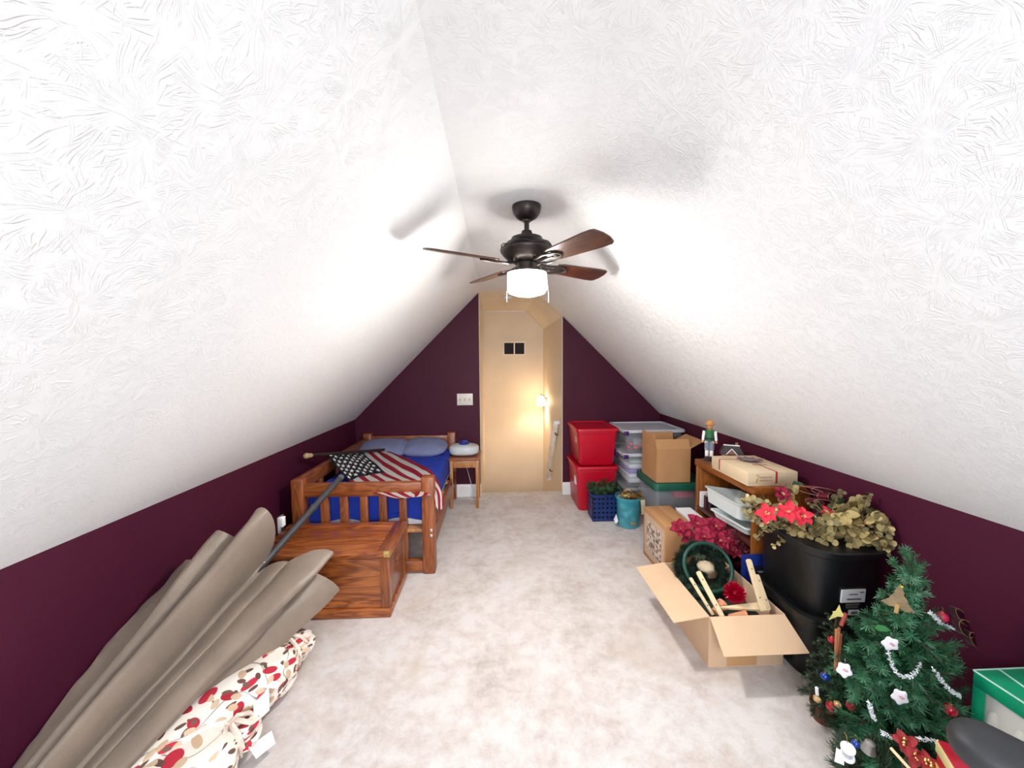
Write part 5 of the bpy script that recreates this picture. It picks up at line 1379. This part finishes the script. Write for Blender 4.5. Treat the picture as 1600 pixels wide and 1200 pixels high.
nugget(s2p(1309, 1101, 1.35), 'gold nut ornament touching the dark red bauble'); nugget(s2p(1277, 1092, 1.38), 'gold nut ornament at the far left edge of the very small tree')
bb = rod(s2p(1276, 1074, 1.38), s2p(1277, 1086, 1.38), .006); solo('white_candle_trinket', bb, WHITEPL, 'tiny white candle trinket above the left gold nut', 'ornament')
cs = thing('cinnamon_bundle', 'upright bundle of cinnamon sticks tied on the very small fir tree', 'ornament', tuple(s2p(1308, 1047, 1.385)))
for k, (dx, t0_, m) in enumerate(((-3, 983, '#b5714a'), (1, 981, '#a8603c'), (4, 990, '#8f4c30'), (0, 986, '#c28a5e'))):
    world_part('cinnamon_stick', rod(s2p(1307+dx*.6, 1047-k*3, 1.385+.006*(k % 2)), s2p(1310+dx, t0_, 1.385+.006*(k % 2)), .0050, seg=8), P('cinnamon '+m, m, .7), cs)
world_part('red_tie', rod(s2p(1314, 978, 1.395), s2p(1322, 958, 1.40), .007), P('rust ribbon', '#9c3b2c', .6), cs)
p = s2p(1311, 958, 1.385); ys = [(-.0, .034), (.006, .012), (.014, -.002), (.010, -.012), (-.004, -.014), (-.030, -.036), (-.018, -.006), (-.020, .0), (-.010, .006)]
solo('yellow_star', prism(ys, -.0015, .0015, mx=Matrix.Translation(p)@Matrix.Rotation(-.5, 4, 'Z')@Matrix.Rotation(PI/2, 4, 'X')), P('pale yellow card', '#d9cf7c', .6), 'pale yellow paper star at the top of the very small fir tree', 'ornament')
p = s2p(1329, 1104, 1.33); solo('red_heart_trinket', prism([(0, -.016), (.016, .002), (.012, .012), (.004, .010), (0, .005), (-.006, .010), (-.013, .010), (-.015, .0)], -.003, .003, mx=Matrix.Translation(p)@Matrix.Rotation(-.5, 4, 'Z')@Matrix.Rotation(PI/2, 4, 'X')), P('matte red', '#b3343a', .6), 'small red heart trinket between the two trees', 'ornament')

# ------------------------------------------------------------------ trinkets and greens at the foot of the tree
spn = thing('spool_ornament', 'white thread spool ornament hanging at the bottom left of the Christmas tree', 'ornament', tuple(at(1324, 1178, Y=1.10)))
msp = Matrix.Rotation(.25, 4, 'X')@Matrix.Rotation(-.2, 4, 'Y')
bm_obj('spool_disc', lathe([(.017, .022), (.019, .024), (.019, .03), (.012, .032), (.006, .029), (0, .029)], 24, mx=msp), WHITEPL, spn)
bm_obj('spool_body', lathe([(.013, -.008), (.013, .022)], 20, mx=msp), P('silver thread', '#c3c6cf', .4, .4), spn)
bm_obj('spool_disc', lathe([(.018, -.014), (.02, -.012), (.019, -.007), (.013, -.006)], 24, mx=msp), WHITEPL, spn)
bm_obj('hook', tube([(0, 0, .03), (.004, .01, .05), (.0, .014, .06)], .001, 4), BRASS, spn)
solo('white_card_tag', slab([at(1307, 1168, Y=1.12), at(1318, 1176, Y=1.11), at(1319, 1196, Y=1.10), at(1304, 1190, Y=1.11)][::-1], .0015), PAPER, 'white card tag below the spool ornament', 'tag', smooth=False)
ball(0, 0, .012, BLUEB, 'small blue bauble beside the white spool ornament', at(1337, 1162, Y=1.13))
p = at(1356, 1172, Y=1.14)
solo('silver_bell', lathe([(.021, 0), (.019, .004), (.015, .022), (.013, .034), (.004, .038), (0, .038)], 20, mx=Matrix.Translation(p)@Matrix.Rotation(.2, 4, 'X')), P('brushed silver', '#a9a8a4', .35, .8), 'dull silver bell ornament hanging under the lowest left branch', 'ornament')
fb = thing('fir_bunch', 'loose dark fir bunch on the carpet under the Christmas tree', 'greenery', (1.27, 1.10, 0))
for k in range(16):
    a = k*2.4; o = bm_obj('fir_twig', sprig_bm(.12, 260, .030, -.1, 40+k, 3, .0014), [P('olive fir needles', '#3a4c34', .6, var=.5, vs=18), STEMB], fb, False) if k < 3 else bpy.data.objects.new('fir_twig', fb.children[k % 3].data)
    if k >= 3: COL.objects.link(o); o.parent = fb
    o.matrix_local = Matrix.Translation((.03*math.cos(a), .03*math.sin(a), .05+.012*(k % 4)))@Matrix.Rotation(a, 4, 'Z')@Matrix.Rotation(-.25-.12*(k % 4), 4, 'Y')
rp = thing('red_poinsettia_pick', 'red and gold poinsettia pick at the foot of the Christmas tree', 'artificial flowers', tuple(at(1418, 1180, Y=1.08)))
REDV = P('red velvet petal', '#a31a20', .6, var=.25, vs=25, sheen=.3)
for k, (px, py, Yv) in enumerate(((1414, 1160, 1.10), (1432, 1182, 1.07), (1450, 1192, 1.05))):
    flower('bloom', rp, at(px, py, Y=Yv)-Vector(rp.location), (-.5, -.7, .6), 5, .036, .026, REDV, 80+k, layers=1)
bm_obj('stem', tube([(0, 0, 0), (.01, .02, -.05), (.02, .03, -.12)], .003, 5), STEMB, rp)
solo('wooden_dowel', rod(at(1392, 1169, Y=1.02), at(1440, 1222, Y=.93), .0045, seg=10), STAKE, 'thin pale wooden dowel at the bottom edge below the Christmas tree', 'dowel')
pz = at(1500, 1178, Z=.34)
gp = thing('gift_package', 'red and yellow striped gift package half hidden behind the black armrest', 'gift', (pz.x, pz.y-.03, 0), -.5)
gpm = Matrix.Identity(4)
bm_obj('package', bx((-.05, -.06, 0), (.05, .06, .34), .006), P('red foil paper', '#b81a30', .3, coat=.3), gp)
for k, c in enumerate(('#e6dc9c', '#d9c85a', '#efe8c6')): bm_obj('paper_stripe', bx((-.052, -.062, .30-.07*k), (.052, .062, .335-.07*k), .002), P('stripe '+c, c, .4), gp)

# green ornament carton with clear window
gx0, gx1, gy0, gy1, gz = 1.60, 1.81, .80, 1.165, .445
GC = P('bright green printed card', '#0f9a6e', .4, var=.08); GCE = P('pale green card edge', '#b9e2d0', .5)
gc = thing('ornament_carton', 'bright green ornament carton with clear window at the right photo edge', 'carton', ((gx0+gx1)/2, (gy0+gy1)/2, 0))
G_ = lambda n, lo, hi, m, b=.002: world_part(n, bx(lo, hi, b), m, gc)
G_('bottom', (gx0, gy0, 0), (gx1, gy1, .004), GC)
G_('top_panel', (gx0, gy0, gz-.004), (gx1, gy1, gz), GC)
G_('back_panel', (gx0, gy1-.004, 0), (gx1, gy1, gz), GC); G_('front_panel', (gx0, gy0, 0), (gx1, gy0+.004, gz), GC); G_('right_panel', (gx1-.004, gy0, 0), (gx1, gy1, gz), GC)
G_('left_frame', (gx0, gy0, gz-.05), (gx0+.004, gy1, gz), GC); G_('left_frame', (gx0, gy0, 0), (gx0+.004, gy1, .05), GC)
G_('left_frame', (gx0, gy0, .05), (gx0+.004, gy0+.04, gz-.05), GC); G_('left_frame', (gx0, gy1-.035, .05), (gx0+.004, gy1, gz-.05), GC); G_('left_frame', (gx0, .97, .05), (gx0+.004, .995, gz-.05), GC)
for (p_, q_) in (((gx0, gy0, gz), (gx0, gy1, gz)), ((gx0, gy1, gz), (gx1, gy1, gz)), ((gx0, gy0, gz), (gx1, gy0, gz)), ((gx0+.03, gy0, gz), (gx0+.09, gy1, gz))): world_part('card_edge', rod(p_, q_, .003, seg=6), GCE, gc)
world_part('window_film', bx((gx0+.0045, gy0+.01, .03), (gx0+.0055, gy1-.01, gz-.03), 0), P('clear film', '#ffffff', .08, alpha=.22, var=0), gc)
G_('inner_tray', (gx0+.02, gy0+.02, .01), (gx0+.15, gy1-.02, gz-.04), P('white tray card', '#d9d6c6', .7, var=.04))
for k in range(5):
    bb = bmesh.new(); bmesh.ops.create_uvsphere(bb, u_segments=14, v_segments=10, radius=.015)
    for v in bb.verts: v.co.z *= 2.6
    bmesh.ops.translate(bb, verts=bb.verts, vec=(gx0+.012+.008, gy0+.06+.065*k, .30)); 
    solo('boxed_ornament', bb, P('ivory glass', '#ece8da', .3), 'ivory drop ornament behind the window of the green carton', 'ornament', 'ivory drops in the green carton')

# ------------------------------------------------------------------ office chair in the near right corner, only its armrest in view
oc2 = thing('office_chair', 'black office chair whose padded armrest pokes into the bottom right corner', 'chair', (1.12, .30, 0), 0)
BPAD = P('black foam pad', '#2b2c2f', .55, var=.08, bs=.2, bsc=300); BF = P('black chair fabric', '#17181a', .9)
tip = at(1478, 1138, Y=.74); nearp = Vector((tip.x+.17, tip.y-.26, tip.z-.01))
bb = bmesh.new(); d = (nearp-tip); L_ = d.length
rings = []; n_ = 26
for i in range(n_+1):
    t = (i/n_)**1.4; w_ = .060*min(1, math.sqrt(max(0, 1-(1-min(t/.22, 1))**2)))+.002; h_ = .034*min(1, math.sqrt(max(0, 1-(1-min(t/.16, 1))**2)))+.002
    if t > .85: w_ *= math.sqrt(max(.05, 1-((t-.85)/.15)**2)); 
    c = tip+d*t; s = Vector((-d.y, d.x, 0)).normalized()
    rings.append([bb.verts.new(c+s*w_*math.copysign(abs(math.cos(a))**.7, math.cos(a))+Vector((0, 0, h_*math.copysign(abs(math.sin(a))**.8, math.sin(a))))) for a in [2*PI*k/20 for k in range(20)]])
for a, b in zip(rings, rings[1:]):
    for k in range(20): bb.faces.new((a[k], a[(k+1) % 20], b[(k+1) % 20], b[k]))
bb.faces.new(rings[0]); bb.faces.new(rings[-1][::-1])
world_part('armrest_pad', bb, BPAD, oc2)
mid = tip+d*.55
world_part('arm_post', tube([mid-Vector((0, 0, .02)), Vector((mid.x+.01, mid.y-.02, .55)), Vector((mid.x+.05, mid.y-.03, .47)), Vector((1.12, mid.y-.04, .46))], .018, 10), BLACKP, oc2)
bb = bmesh.new(); box(bb, (1.16, .34, .50), (.46, .46, .07), .03, seg=3); world_part('seat', bb, BF, oc2)
world_part('gas_column', rod((1.16, .32, .09), (1.16, .32, .47), .025), BLACKP, oc2)
for k in range(5):
    a = 2*PI*k/5+.4; e = Vector((1.16+.24*math.cos(a), .32+.24*math.sin(a), .07)); world_part('base_arm', rod((1.16, .32, .10), e, .02, .013), BLACKP, oc2)
    world_part('caster', lathe([(.0, -.012), (.028, -.012), (.03, 0), (.028, .012), (0, .012)], 16, mx=Matrix.Translation((e.x, e.y, .0305))@Matrix.Rotation(PI/2, 4, 'X')), BLACKP, oc2)
bb = bmesh.new(); box(bb, (1.16, .09, .80), (.44, .06, .50), .03, seg=3); world_part('backrest', bb, BF, oc2)
world_part('back_strut', tube([(1.16, .20, .46), (1.16, .07, .50), (1.16, .07, .62)], .02, 8), BLACKP, oc2)
